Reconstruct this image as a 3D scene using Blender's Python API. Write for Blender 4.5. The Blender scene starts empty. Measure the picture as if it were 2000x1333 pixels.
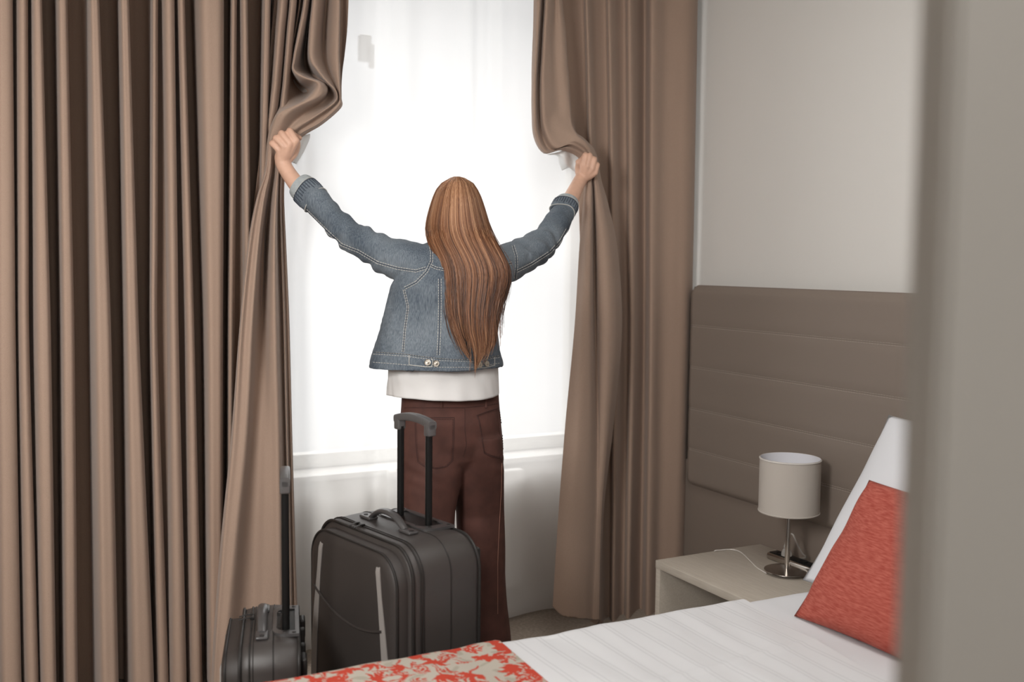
import bpy, bmesh, math, random
import numpy as np
from mathutils import Vector, Matrix, noise
from mathutils.bvhtree import BVHTree
random.seed(4); rng = np.random.default_rng(4)
S = bpy.context.scene; COL = S.collection
# ------------------------------------------------------------------ camera
FP = 2000.0; CH = 1.42
ya, pt, ro = math.radians(27.7), math.radians(4.35), math.radians(.6)
_f0 = np.array([math.sin(ya), math.cos(ya), 0.]); _r0 = np.array([math.cos(ya), -math.sin(ya), 0.])
CF = _f0*math.cos(pt)+np.array([0, 0, -math.sin(pt)]); _u0 = np.cross(_r0, CF)
CR = _r0*math.cos(ro)+_u0*math.sin(ro); CU = -_r0*math.sin(ro)+_u0*math.cos(ro)
CO = np.array([0., 0., CH])
cam = bpy.data.cameras.new('camera'); cam_o = bpy.data.objects.new('camera', cam); COL.objects.link(cam_o)
cam.sensor_width = 36; cam.lens = 36; cam.clip_start = .02
M4 = Matrix(((CR[0], CU[0], -CF[0], 0), (CR[1], CU[1], -CF[1], 0), (CR[2], CU[2], -CF[2], CH), (0, 0, 0, 1)))
cam_o.matrix_world = M4; S.camera = cam_o
cam.dof.use_dof = True; cam.dof.focus_distance = 3.15; cam.dof.aperture_fstop = 2.4
# ------------------------------------------------------------------ world, lights, exposure
w = bpy.data.worlds.new('sky'); S.world = w; w.use_nodes = True
bg = w.node_tree.nodes['Background']; bg.inputs[0].default_value = (.97, .985, 1, 1); bg.inputs[1].default_value = 1.24
def area(name, loc, target, size, power, color=(1, 1, 1), sy=None):
    l = bpy.data.lights.new(name, 'AREA'); l.energy = power; l.size = size; l.color = color
    if sy: l.shape = 'RECTANGLE'; l.size_y = sy
    o = bpy.data.objects.new(name, l); COL.objects.link(o); o.location = loc
    o.rotation_euler = (Vector(target)-Vector(loc)).to_track_quat('-Z', 'Y').to_euler(); return o
key = area('key_light', (-1.05, .9, 2.0), (.45, 3.4, .95), .9, 60, (1, .975, .945)); key.data.spread = math.radians(128)
area('overhead_fill', (1.35, 1.55, 2.58), (1.4, 1.7, 0), 1.0, 15, (1, .98, .96))  # unseen overhead fill, added to brighten the bed top
area('back_fill', (.2, -1.2, 2.4), (1.0, 3.2, .9), 1.0, 25, (1, .97, .94))  # fill added behind the camera to lift the door leaf
sun = bpy.data.lights.new('sun', 'SUN'); sun.energy = 6.5; sun.angle = math.radians(70); sun.color = (1, .98, .95)
so = bpy.data.objects.new('sun', sun); COL.objects.link(so)
so.rotation_euler = Vector((.10, -.55, -1)).to_track_quat('-Z', 'Y').to_euler()
S.view_settings.view_transform = 'Standard'; S.view_settings.look = 'None'
S.view_settings.gamma = 1; S.view_settings.use_curve_mapping = False; S.view_settings.exposure = 0.0

# ------------------------------------------------------------------ helpers
def ray(px, py): return CF+(px-1000)/FP*CR-(py-666.5)/FP*CU
def P(px, py, Z): return CO+ray(px, py)*Z
def on(px, py, ax, v):
    d = ray(px, py); return CO+d*((v-CO[ax])/d[ax])
def lin(c): return tuple(((v/255.)/12.92 if v/255. <= .04045 else ((v/255.+.055)/1.055)**2.4) for v in c)
def mat(name, col, rough=.7, metal=0, var=.0, scale=30, bump=0, bscale=200, stretch=(1, 1, 1), col2=None, spec=.4, sheen=0, trans=0):
    m = bpy.data.materials.new(name); m.use_nodes = True; nt = m.node_tree; N = nt.nodes; L = nt.links
    b = N['Principled BSDF']; b.inputs['Roughness'].default_value = rough; b.inputs['Metallic'].default_value = metal
    b.inputs['Specular IOR Level'].default_value = spec
    if sheen: b.inputs['Sheen Weight'].default_value = sheen
    if trans: b.inputs['Transmission Weight'].default_value = trans
    b.inputs['Base Color'].default_value = (*col, 1)
    tc = N.new('ShaderNodeTexCoord'); mp = N.new('ShaderNodeMapping'); mp.inputs['Scale'].default_value = stretch
    L.new(tc.outputs['Object'], mp.inputs[0])
    if var or col2:
        n = N.new('ShaderNodeTexNoise'); n.inputs['Scale'].default_value = scale; n.inputs['Detail'].default_value = 5
        L.new(mp.outputs[0], n.inputs['Vector'])
        cr = N.new('ShaderNodeValToRGB'); cr.color_ramp.elements[0].position = .3; cr.color_ramp.elements[1].position = .7
        c2 = col2 if col2 else tuple(min(1, c*(1+var)) for c in col)
        c1 = col if col2 else tuple(c*(1-var) for c in col)
        cr.color_ramp.elements[0].color = (*c1, 1); cr.color_ramp.elements[1].color = (*c2, 1)
        L.new(n.outputs[0], cr.inputs[0]); L.new(cr.outputs[0], b.inputs['Base Color'])
    if bump:
        n2 = N.new('ShaderNodeTexNoise'); n2.inputs['Scale'].default_value = bscale; n2.inputs['Detail'].default_value = 3
        L.new(mp.outputs[0], n2.inputs['Vector'])
        bp = N.new('ShaderNodeBump'); bp.inputs['Strength'].default_value = bump; bp.inputs['Distance'].default_value = .002
        L.new(n2.outputs[0], bp.inputs['Height']); L.new(bp.outputs[0], b.inputs['Normal'])
    return m
def mesh(name, V, Fc, m=None, parent=None, smooth=True, auto=None):
    me = bpy.data.meshes.new(name); me.from_pydata([tuple(map(float, v)) for v in V], [], [tuple(int(i) for i in f) for f in Fc]); me.update()
    o = bpy.data.objects.new(name, me); COL.objects.link(o)
    if m: me.materials.append(m)
    if smooth: me.shade_smooth()
    if auto is not None: me.set_sharp_from_angle(angle=math.radians(auto))
    if parent: o.parent = parent
    return o
def tag(o, label=None, cat=None, group=None, kind=None):
    for k, v in (('label', label), ('category', cat), ('group', group), ('kind', kind)):
        if v: o[k] = v
    return o
def empty(name, loc, rz=0):
    o = bpy.data.objects.new(name, None); COL.objects.link(o); o.location = loc; o.rotation_euler = (0, 0, rz); o.empty_display_size = .1
    return o
def rel(o, parent):        # parent keeping world placement (parent has only a translation)
    o.parent = parent; o.matrix_parent_inverse = Matrix.Translation(-Vector(parent.location)); return o
class MB:
    def __init__(s): s.v = []; s.f = []
    def add(s, V, Fc):
        b = len(s.v); s.v += [tuple(map(float, v)) for v in V]; s.f += [tuple(int(i)+b for i in f) for f in Fc]; return s
    def box(s, c, d, bev=0, rz=0):
        bm = bmesh.new(); bmesh.ops.create_cube(bm, size=1)
        for v in bm.verts: v.co = Vector((v.co.x*d[0], v.co.y*d[1], v.co.z*d[2]))
        if bev: bmesh.ops.bevel(bm, geom=bm.edges[:], offset=bev, segments=3, affect='EDGES', profile=.5)
        R = Matrix.Rotation(rz, 3, 'Z'); bm.verts.index_update()
        s.add([R @ v.co+Vector(c) for v in bm.verts], [[v.index for v in f.verts] for f in bm.faces]); bm.free(); return s
    def tube(s, pts, r, n=8, caps=True, closed=False, flat=1.0, up=None):
        pts = [np.array(p, float) for p in pts]; m = len(pts)
        if not hasattr(r, '__len__'): r = [r]*m
        V = []; Fc = []; prev = np.array(up, float) if up is not None else None
        for i, p in enumerate(pts):
            a = pts[(i-1) % m] if (closed or i > 0) else p; b = pts[(i+1) % m] if (closed or i < m-1) else p
            t = b-a; t = t/(np.linalg.norm(t)+1e-12)
            if prev is None: prev = np.array([0, 0, 1.]) if abs(t[2]) < .9 else np.array([1., 0, 0])
            x = prev-t*np.dot(prev, t); x /= np.linalg.norm(x)+1e-12
            if up is None: prev = x
            y = np.cross(t, x)
            for k in range(n):
                an = 2*math.pi*k/n; V.append(p+r[i]*(math.cos(an)*x*flat+math.sin(an)*y))
        for i in range(m if closed else m-1):
            for k in range(n):
                i2 = (i+1) % m; Fc.append((i*n+k, i*n+(k+1) % n, i2*n+(k+1) % n, i2*n+k))
        if caps and not closed: Fc += [tuple(range(n))[::-1], tuple(range((m-1)*n, m*n))]
        return s.add(V, Fc)
    def loft(s, rings, caps=True):
        n = len(rings[0]); V = [p for r in rings for p in r]; Fc = []
        for i in range(len(rings)-1):
            for k in range(n): Fc.append((i*n+k, i*n+(k+1) % n, (i+1)*n+(k+1) % n, (i+1)*n+k))
        if caps: Fc += [tuple(range(n))[::-1], tuple(range((len(rings)-1)*n, len(rings)*n))]
        return s.add(V, Fc)
    def lathe(s, c, prof, n=32, caps=False):
        return s.loft([[(c[0]+r*math.cos(2*math.pi*k/n), c[1]+r*math.sin(2*math.pi*k/n), c[2]+z) for k in range(n)] for r, z in prof], caps)
    def build(s, name, m, parent=None, smooth=True, auto=40): return mesh(name, s.v, s.f, m, parent, smooth, auto)
def crspline(C, sub, axis=0):
    """Catmull-Rom resample of array C along axis"""
    C = np.moveaxis(np.asarray(C, float), axis, 0); n = len(C)
    E_ = np.concatenate([2*C[:1]-C[1:2], C, 2*C[-1:]-C[-2:-1]])
    out = []
    for i in range(n-1):
        p0, p1, p2, p3 = E_[i], E_[i+1], E_[i+2], E_[i+3]
        for k in range(sub):
            t = k/sub
            out.append(.5*(2*p1+(p2-p0)*t+(2*p0-5*p1+4*p2-p3)*t*t+(3*p1-p0-3*p2+p3)*t**3))
    out.append(C[-1]); return np.moveaxis(np.array(out), 0, axis)
def gridmesh(name, G, m, parent=None):
    R, Cc = G.shape[:2]; idx = np.arange(R*Cc).reshape(R, Cc)
    F = np.stack([idx[:-1, :-1], idx[:-1, 1:], idx[1:, 1:], idx[1:, :-1]], -1).reshape(-1, 4)
    me = bpy.data.meshes.new(name); me.vertices.add(R*Cc); me.vertices.foreach_set('co', G.reshape(-1).astype(np.float32))
    me.loops.add(F.size); me.loops.foreach_set('vertex_index', F.reshape(-1).astype(np.int32))
    me.polygons.add(len(F)); me.polygons.foreach_set('loop_start', np.arange(0, F.size, 4, dtype=np.int32))
    me.update(calc_edges=True); me.validate(); me.shade_smooth()
    if m: me.materials.append(m)
    o = bpy.data.objects.new(name, me); COL.objects.link(o)
    if parent: o.parent = parent
    return o
def remesh(mb, voxel, name, smooth=3):
    o = mb.build('tmp', None); md = o.modifiers.new('r', 'REMESH'); md.mode = 'VOXEL'; md.voxel_size = voxel
    if smooth:
        ms = o.modifiers.new('s', 'SMOOTH'); ms.iterations = smooth; ms.factor = .5
    dg = bpy.context.evaluated_depsgraph_get(); me = bpy.data.meshes.new_from_object(o.evaluated_get(dg)); me.name = name
    old = o.data; bpy.data.objects.remove(o); bpy.data.meshes.remove(old)
    return me
def link(me, name, m, parent=None):
    o = bpy.data.objects.new(name, me); COL.objects.link(o); me.materials.clear(); me.materials.append(m); me.shade_smooth()
    if parent: o.parent = parent
    return o
def bvh_of(me):
    return BVHTree.FromPolygons([v.co.copy() for v in me.vertices], [tuple(p.vertices) for p in me.polygons])
def cast(b, px, py, off=.001):
    d = Vector(ray(px, py)); d.normalize(); h = b.ray_cast(Vector(CO), d)
    if h[0] is None: return None
    nn = h[1] if h[1].dot(d) < 0 else -h[1]
    return h[0]+nn*off, nn
def castline(b, pts, off=.001, step=5):
    out = []
    for (x0, y0), (x1, y1) in zip(pts[:-1], pts[1:]):
        k = max(1, int(math.hypot(x1-x0, y1-y0)/step))
        for j in range(k):
            t = j/k; h = cast(b, x0+(x1-x0)*t, y0+(y1-y0)*t, off)
            if h: out.append(h)
    h = cast(b, *pts[-1], off)
    if h: out.append(h)
    return out

# ------------------------------------------------------------------ materials
m_wall = mat('wall_paint', (.70, .685, .655), .85, bump=.08, bscale=300)
m_white = mat('white_paint', (.78, .78, .76), .45)
m_floor = mat('floor_carpet', (.30, .25, .205), .95, var=.2, scale=90, bump=.4)
m_ceil = mat('ceiling_paint', (.75, .74, .71), .9)
m_door = mat('door_paint', (.455, .43, .395), .5, bump=.03)
m_curt = mat('curtain_fabric', (.300, .208, .156), .95, bump=.35, bscale=900, col2=(.365, .260, .200), scale=700, sheen=.15)
m_head = mat('headboard_leather', (.225, .184, .155), .5, bump=.12, bscale=700, spec=.35)
m_hlow = mat('headboard_base', (.225, .182, .152), .6, bump=.05)
m_thread = mat('headboard_thread', (.40, .35, .30), .6)
m_wood = mat('pale_oak', (.50, .45, .385), .5, col2=(.43, .38, .32), scale=14, stretch=(14, 1, 14), bump=.05, bscale=60)
m_shade = mat('lamp_shade_fabric', (.50, .455, .41), .85, bump=.15, bscale=900)
m_shin = mat('lamp_shade_lining', (.62, .62, .66), .8)
m_chrome = mat('brushed_nickel', (.55, .51, .47), .22, 1)
m_black = mat('black_plastic', (.006, .006, .006), .4, spec=.25)
m_clear = mat('clear_plug', (.75, .72, .68), .15, trans=.6)
m_case = mat('suitcase_nylon', (.044, .038, .0355), .40, bump=.2, bscale=1400, spec=.5)
m_case2 = mat('suitcase_panel', (.036, .030, .0275), .5, bump=.25, bscale=1400, spec=.4)
m_case3 = mat('suitcase_trim', (.018, .016, .015), .45)
m_grey = mat('suitcase_stripe', (.27, .25, .235), .6)
m_plas = mat('suitcase_grey_plastic', (.055, .052, .052), .28, spec=.6)
m_grip = mat('suitcase_grip', (.085, .082, .082), .3, spec=.6)
m_skin = mat('skin', (.60, .37, .27), .5, var=.06, scale=40, spec=.35)
m_tshirt = mat('white_jersey', (.72, .71, .70), .85, bump=.1, bscale=400)
m_trou = mat('brown_trouser_cloth', (.080, .031, .023), .8, var=.18, scale=22, bump=.2, bscale=1200)
m_trou2 = mat('trouser_seam', (.055, .022, .018), .8)
def denim_mat():
    m = mat('denim', (.15, .18, .21), .85, bump=.5, bscale=900, stretch=(1, 1, .6)); nt = m.node_tree; N = nt.nodes; L = nt.links
    tc = N.new('ShaderNodeTexCoord'); mp = N.new('ShaderNodeMapping'); mp.inputs['Scale'].default_value = (420, 420, 45); L.new(tc.outputs['Object'], mp.inputs[0])
    n1 = N.new('ShaderNodeTexNoise'); n1.inputs['Scale'].default_value = 1; n1.inputs['Detail'].default_value = 3; L.new(mp.outputs[0], n1.inputs[0])
    n2 = N.new('ShaderNodeTexNoise'); n2.inputs['Scale'].default_value = 7; n2.inputs['Detail'].default_value = 2; L.new(tc.outputs['Object'], n2.inputs[0])
    ad = N.new('ShaderNodeMath'); ad.operation = 'ADD'; ml = N.new('ShaderNodeMath'); ml.operation = 'MULTIPLY'; ml.inputs[1].default_value = .5
    L.new(n1.outputs[0], ad.inputs[0]); L.new(n2.outputs[0], ad.inputs[1]); L.new(ad.outputs[0], ml.inputs[0])
    cr = N.new('ShaderNodeValToRGB'); e = cr.color_ramp.elements; e[0].position = .36; e[1].position = .64; e[0].color = (.052, .070, .094, 1); e[1].color = (.190, .222, .252, 1)
    L.new(ml.outputs[0], cr.inputs[0]); L.new(cr.outputs[0], N['Principled BSDF'].inputs['Base Color']); return m
m_denim = denim_mat()
m_denlin = mat('denim_lining', (.33, .36, .37), .9, var=.1, scale=90)
m_stitch = mat('jacket_stitch', (.46, .45, .42), .8)
m_dseam = mat('denim_dark_seam', (.045, .055, .075), .9)
m_button = mat('metal_button', (.42, .38, .33), .35, 1)
m_sheet = mat('bed_sheet', (.67, .675, .695), .9, bump=.08, bscale=120)
m_pill = mat('pillow_cotton', (.68, .69, .72), .9, bump=.08, bscale=150)

def fabric_lines(name, c1, c2, axis, sc, rough=.9):
    m = mat(name, c1, rough, bump=.2, bscale=500); nt = m.node_tree; N = nt.nodes; L = nt.links
    tc = N.new('ShaderNodeTexCoord'); mp = N.new('ShaderNodeMapping'); mp.inputs['Scale'].default_value = sc
    n = N.new('ShaderNodeTexNoise'); n.inputs['Scale'].default_value = 1; n.inputs['Detail'].default_value = 4
    cr = N.new('ShaderNodeValToRGB'); cr.color_ramp.elements[0].position = .35; cr.color_ramp.elements[1].position = .65
    cr.color_ramp.elements[0].color = (*c1, 1); cr.color_ramp.elements[1].color = (*c2, 1)
    L.new(tc.outputs['Object'], mp.inputs[0]); L.new(mp.outputs[0], n.inputs[0]); L.new(n.outputs[0], cr.inputs[0])
    L.new(cr.outputs[0], N['Principled BSDF'].inputs['Base Color']); return m
m_red = fabric_lines('red_cushion_weave', (.32, .052, .036), (.46, .120, .086), 0, (40, 40, 420))
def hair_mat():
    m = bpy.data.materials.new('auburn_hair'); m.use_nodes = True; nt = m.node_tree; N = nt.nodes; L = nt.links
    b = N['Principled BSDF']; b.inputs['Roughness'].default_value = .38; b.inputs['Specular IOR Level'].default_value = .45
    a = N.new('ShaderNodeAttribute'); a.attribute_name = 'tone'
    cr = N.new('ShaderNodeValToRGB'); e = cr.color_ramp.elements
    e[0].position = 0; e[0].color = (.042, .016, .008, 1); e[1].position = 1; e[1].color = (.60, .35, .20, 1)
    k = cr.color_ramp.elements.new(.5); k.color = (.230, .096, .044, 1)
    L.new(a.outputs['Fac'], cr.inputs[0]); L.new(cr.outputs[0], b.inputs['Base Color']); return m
m_hair = hair_mat(); m_hairb = mat('hair_mass', (.10, .042, .022), .7)
def sheer_mat():
    m = bpy.data.materials.new('sheer_voile'); m.use_nodes = True; nt = m.node_tree; N = nt.nodes; L = nt.links
    for n in list(N): N.remove(n)
    o = N.new('ShaderNodeOutputMaterial'); t = N.new('ShaderNodeBsdfTransparent'); d = N.new('ShaderNodeBsdfDiffuse'); tl = N.new('ShaderNodeBsdfTranslucent')
    t.inputs[0].default_value = (1, 1, 1, 1); d.inputs[0].default_value = (.85, .84, .82, 1); tl.inputs[0].default_value = (.9, .9, .9, 1)
    a = N.new('ShaderNodeMixShader'); a.inputs[0].default_value = .5; b = N.new('ShaderNodeMixShader'); b.inputs[0].default_value = .70
    L.new(d.outputs[0], a.inputs[1]); L.new(tl.outputs[0], a.inputs[2]); L.new(t.outputs[0], b.inputs[1]); L.new(a.outputs[0], b.inputs[2]); L.new(b.outputs[0], o.inputs[0]); return m
m_sheer = sheer_mat()
def glass_mat():
    m = bpy.data.materials.new('window_glass'); m.use_nodes = True; nt = m.node_tree; N = nt.nodes; L = nt.links
    for n in list(N): N.remove(n)
    o = N.new('ShaderNodeOutputMaterial'); t = N.new('ShaderNodeBsdfTransparent'); g = N.new('ShaderNodeBsdfGlossy'); g.inputs['Roughness'].default_value = .02
    mx = N.new('ShaderNodeMixShader'); mx.inputs[0].default_value = .06
    L.new(t.outputs[0], mx.inputs[1]); L.new(g.outputs[0], mx.inputs[2]); L.new(mx.outputs[0], o.inputs[0]); return m
m_glass = glass_mat()

# ------------------------------------------------------------------ room shell
X0, X1, Y0, Y1, ZC = -1.15, 2.66, -1.7, 3.63, 2.62
WX0, WX1, WZ0, WZ1 = .90, 2.30, .635, 2.57
def struct(name, mb, m, auto=40):
    o = mb.build(name, m, None, True, auto); o['kind'] = 'structure'; return o
T = .25
b = MB(); b.box(((X0+WX0)/2-T/2, Y1+T/2, ZC/2), (WX0-X0+T, T, ZC)); b.box(((X1+WX1)/2+T/2, Y1+T/2, ZC/2), (X1-WX1+T, T, ZC))
b.box(((WX0+WX1)/2, Y1+T/2, WZ0/2), (WX1-WX0, T, WZ0)); b.box(((WX0+WX1)/2, Y1+T/2, (WZ1+ZC)/2), (WX1-WX0, T, ZC-WZ1))
struct('wall_back', b, m_wall)
struct('wall_right', MB().box((X1+.1, (Y0+Y1)/2, ZC/2), (.2, Y1-Y0, ZC)), m_wall)
struct('wall_left', MB().box((X0-.1, (Y0+Y1)/2, ZC/2), (.2, Y1-Y0, ZC)), m_wall)
struct('wall_front', MB().box(((X0+X1)/2, Y0-.1, ZC/2), (X1-X0+.4, .2, ZC)), m_wall)
struct('floor', MB().box(((X0+X1)/2, (Y0+Y1)/2, -.05), (X1-X0+.5, Y1-Y0+.5, .1)), m_floor)
struct('ceiling', MB().box(((X0+X1)/2, (Y0+Y1)/2, ZC+.05), (X1-X0+.5, Y1-Y0+.5, .1)), m_ceil)
struct('baseboard_back', MB().box(((X0+X1)/2, Y1-.008, .035), (X1-X0, .016, .07), .003), m_white)
struct('baseboard_right', MB().box((X1-.008, (Y0+Y1)/2, .035), (.016, Y1-Y0-.04, .07), .003), m_white)
# window
win = empty('window_1', ((WX0+WX1)/2, Y1+.14, WZ0)); win['kind'] = 'structure'
b = MB(); yy = Y1+.15; cx = (WX0+WX1)/2; hh = WZ1-WZ0
fr = .055
for (c, d) in (((WX0+fr/2, yy, WZ0+hh/2), (fr, .06, hh)), ((WX1-fr/2, yy, WZ0+hh/2), (fr, .06, hh)),
               ((cx, yy, WZ0+fr/2), (WX1-WX0-2*fr, .06, fr)), ((cx, yy, WZ1-fr/2), (WX1-WX0-2*fr, .06, fr))): b.box(c, d, .006)
rel(b.build('window_frame', m_white), win)
rel(MB().box((cx, yy+.005, WZ0+hh/2), (WX1-WX0-2*fr, .006, hh-2*fr)).build('pane', m_glass), win)
b = MB().box((0, 0, 0), (.05, .03, .10), .008); b.box((.02, -.02, -.03), (.02, .02, .09), .006)
h = b.build('window_hinge', m_white); h.location = on(712, 95, 1, Y1+.10); rel(h, win)
struct('trim_1', MB().box((cx, Y1+.055, WZ0-.012), (WX1-WX0-.004, .15, .024), .005), m_white)   # window sill board

# radiator below window
k = on(770, 928, 1, 3.585)
rad = empty('radiator', (1.75, 3.60, .10))
tag(rad, 'white panel radiator with round valve knob behind the sheer curtain below the window', 'radiator')
RX0, RX1, RZ0, RZ1 = float(k[0])+.05, 1.93, .12, .60
b = MB().box(((RX0+RX1)/2, 3.575, (RZ0+RZ1)/2), (RX1-RX0, .05, RZ1-RZ0), .012)
rel(b.build('panel', m_white), rad)
for i in range(12):
    xx = RX0+.025+(RX1-RX0-.05)*i/11
    rel(MB().box((xx, 3.548, (RZ0+RZ1)/2), (.014, .010, RZ1-RZ0-.06), .004).build('rib', m_white), rad)
b = MB(); n = 20
b.loft([[(k[0]-.03+dx, 3.575+r*math.cos(2*math.pi*j/n), k[2]+r*math.sin(2*math.pi*j/n)) for j in range(n)] for dx, r in ((0, .016), (.004, .021), (.03, .022), (.034, .017), (.08, .010))])
rel(b.build('valve_knob', m_white), rad)
b = MB().tube([(k[0]+.015, 3.575, k[2]), (k[0]+.015, 3.575, .0)], .008, 10); rel(b.build('pipe', m_white), rad)

# door leaf close to the camera at the right
E1 = P(1768, 600, .62)[:2]; E2 = P(1842, 600, .585)[:2]
dn = np.array([math.cos(math.radians(-14.5)), math.sin(math.radians(-14.5))]); th = float(np.linalg.norm(E1-E2))
door = empty('door_1', (float(E2[0]), float(E2[1]), 0)); door['kind'] = 'structure'
q = E2+dn*.82; q2 = E1+dn*.82
def prism(poly, z0, z1, bev=0):
    bm = bmesh.new(); vs = [bm.verts.new((p[0], p[1], z0)) for p in poly]; f = bm.faces.new(vs)
    g = bmesh.ops.extrude_face_region(bm, geom=[f]); bmesh.ops.translate(bm, vec=(0, 0, z1-z0), verts=[v for v in g['geom'] if isinstance(v, bmesh.types.BMVert)])
    bmesh.ops.recalc_face_normals(bm, faces=bm.faces[:])
    if bev: bmesh.ops.bevel(bm, geom=bm.edges[:], offset=bev, segments=3, affect='EDGES')
    m = MB(); bm.verts.index_update(); m.add([v.co for v in bm.verts], [[v.index for v in f.verts] for f in bm.faces]); bm.free(); return m
rel(prism([E2, q, q2, E1], .008, 2.05, .004).build('door_leaf', m_door), door)
nrm = (E2-E1)/th
hp = E2+dn*.07
b = MB().tube([(hp[0], hp[1], 1.0), (hp[0]+nrm[0]*.045, hp[1]+nrm[1]*.045, 1.0), (hp[0]+nrm[0]*.05+dn[0]*.02, hp[1]+nrm[1]*.05+dn[1]*.02, 1.0), (hp[0]+nrm[0]*.05+dn[0]*.12, hp[1]+nrm[1]*.05+dn[1]*.12, 1.0)], .009, 12)
rel(b.build('door_handle', m_chrome), door)

# ------------------------------------------------------------------ headboard
HY1 = 3.345; HY0 = .30; HZ0, HZ1 = .517, 1.34
hb = empty('headboard', (2.58, 1.8, 0)); tag(hb, 'brown padded leather headboard with horizontal stitched panels on the right wall', 'headboard')
rel(MB().box((2.6225, (HY0+HY1)/2+.012, .31), (.073, HY1-HY0+.034, .62), .003).build('base_panel', m_hlow), hb)
zs = [.517, .673, .839, 1.008, 1.176, 1.34]
for i in range(5):
    z0, z1 = zs[i], zs[i+1]; n = 10; rings = []
    # padded strip: cross-section in x-z lofted along y, rounded at the far end
    bot = i == 0; top = i == 4
    for y, ins in [(HY1, .022), (HY1-.004, .011), (HY1-.012, .003), (HY1-.028, 0)]+[(HY1-.03-(HY1-HY0-.06)*j/30, 0) for j in range(31)]+[(HY0, .02)]:
        sec = []
        za = z0+(.018 if bot and y > HY1-.004 else 0)+(.007 if bot and HY1-.013 < y <= HY1-.004 else 0); zb = z1-(.018 if top and y > HY1-.004 else 0)-(.007 if top and HY1-.013 < y <= HY1-.004 else 0)
        for kk in range(n+1):
            t = kk/n; edge = min(t, 1-t)*(z1-z0)
            d = .0028*(1-math.exp(-(edge/.004)))
            if (bot and t < .5) or (top and t > .5): d = .0028-.03*max(0, 1-edge/.028)**2.4
            sec.append((2.566-d+ins, y, za+(zb-za)*t))
        sec += [(2.588, y, zb), (2.588, y, za)]
        rings.append(sec)
    rel(MB().loft(rings).build('panel', m_head, None, True, 60), hb)
    if i:
        b = MB()
        for dz in (-.0035, .0035): 
            nst = 260
            for j in range(nst):
                y = HY1-.02-(HY1-HY0-.05)*j/nst
                b.add([(2.5648+a_*.0007, y+c_*.0043, z0+dz+e_*.0006) for a_ in (-1, 1) for c_ in (-1, 1) for e_ in (-1, 1)], [(0, 1, 3, 2), (4, 6, 7, 5), (0, 4, 5, 1), (2, 3, 7, 6), (0, 2, 6, 4), (1, 5, 7, 3)])
        rel(b.build('stitching', m_thread, None, False, None), hb)['kind'] = 'stuff'

# ------------------------------------------------------------------ nightstand and what stands on it
NX0, NX1, NY0, NY1, NZ = 2.104, 2.583, 2.32, 2.90, .38
ns = empty('nightstand', ((NX0+NX1)/2, (NY0+NY1)/2, 0)); tag(ns, 'pale oak open bedside table between curtain and bed', 'nightstand')
rel(MB().box(((NX0+NX1)/2, (NY0+NY1)/2, NZ-.014), (NX1-NX0, NY1-NY0, .028), .0015).build('tabletop', m_wood), ns)
for y in (NY0+.012, NY1-.012):
    rel(MB().box(((NX0+NX1)/2, y, (NZ-.028)/2), (NX1-NX0-.004, .024, NZ-.028), .0012).build('side_panel', m_wood), ns)
rel(MB().box((NX1-.03, (NY0+NY1)/2, .2), (.014, NY1-NY0-.048, .3), .001).build('rear_panel', m_wood), ns)
rel(MB().box(((NX0+NX1)/2+.01, (NY0+NY1)/2, .11), (NX1-NX0-.07, NY1-NY0-.048, .018), .001).build('shelf', m_wood), ns)
LX, LY = 2.414, 2.576
lamp = empty('table_lamp', (LX, LY, NZ)); tag(lamp, 'small bedside lamp with grey drum shade on a round chrome base', 'lamp')
MB().lathe((0, 0, 0), [(0.002, .0), (.030, .0), (.032, .007), (.072, .0085), (.076, .0105), (.0755, .0125), (.02, .016), (.002, .016)], 48, True).build('base', m_chrome, lamp)
MB().lathe((0, 0, 0), [(.0085, .012), (.0085, .315), (.001, .316)], 16, True).build('pole', m_chrome, lamp)
sh = MB().lathe((0, 0, 0), [(.0985, .213), (.0995, .212), (.1005, .2125), (.1005, .3965), (.0995, .3975), (.0985, .3970)], 64).build('lamp_shade', m_shade, lamp)
MB().lathe((0, 0, 0), [(.0985, .3970), (.0978, .396), (.0978, .2135), (.0985, .213)], 64).build('lining', m_shin, sh)
m_rim = mat('shade_rim', (.66, .63, .60), .7)
for zz in (.394, .2155): MB().tube([(.1006*math.cos(a), .1006*math.sin(a), zz) for a in np.linspace(0, 2*math.pi, 49)[:-1]], .0020, 6, closed=True).build('rim', m_rim if zz > .3 else m_shade, sh)
b = MB().lathe((0, 0, 0), [(.014, .255), (.014, .28), (.025, .29), (.030, .308), (.023, .327), (.002, .335)], 20, True); b.build('light_bulb', m_shin, lamp)
b = MB()
for a in range(3): b.tube([(0, 0, .33), (.0985*math.cos(a*2.094), .0985*math.sin(a*2.094), .33)], .0015, 6)
b.build('shade_bracket', m_chrome, lamp)
c0 = on(1475, 1075, 2, NZ+.003); pts = [(2.345, 2.60, NZ+.003)]
for p in ((1478, 1109), (1462, 1093), (1446, 1079), (1428, 1074), (1410, 1075), (1396, 1077)):
    q_ = on(p[0], p[1], 2, NZ+.003); pts.append(tuple(q_))
pts.append((pts[-1][0]+.03, NY1+.008, NZ-.02)); pts.append((pts[-1][0]+.02, NY1+.012, .20))
cd = crspline(np.array(pts), 6); rel(MB().tube(cd, .0022, 8).build('cord', mat('cord_white', (.62, .58, .54), .4)), lamp)
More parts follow.
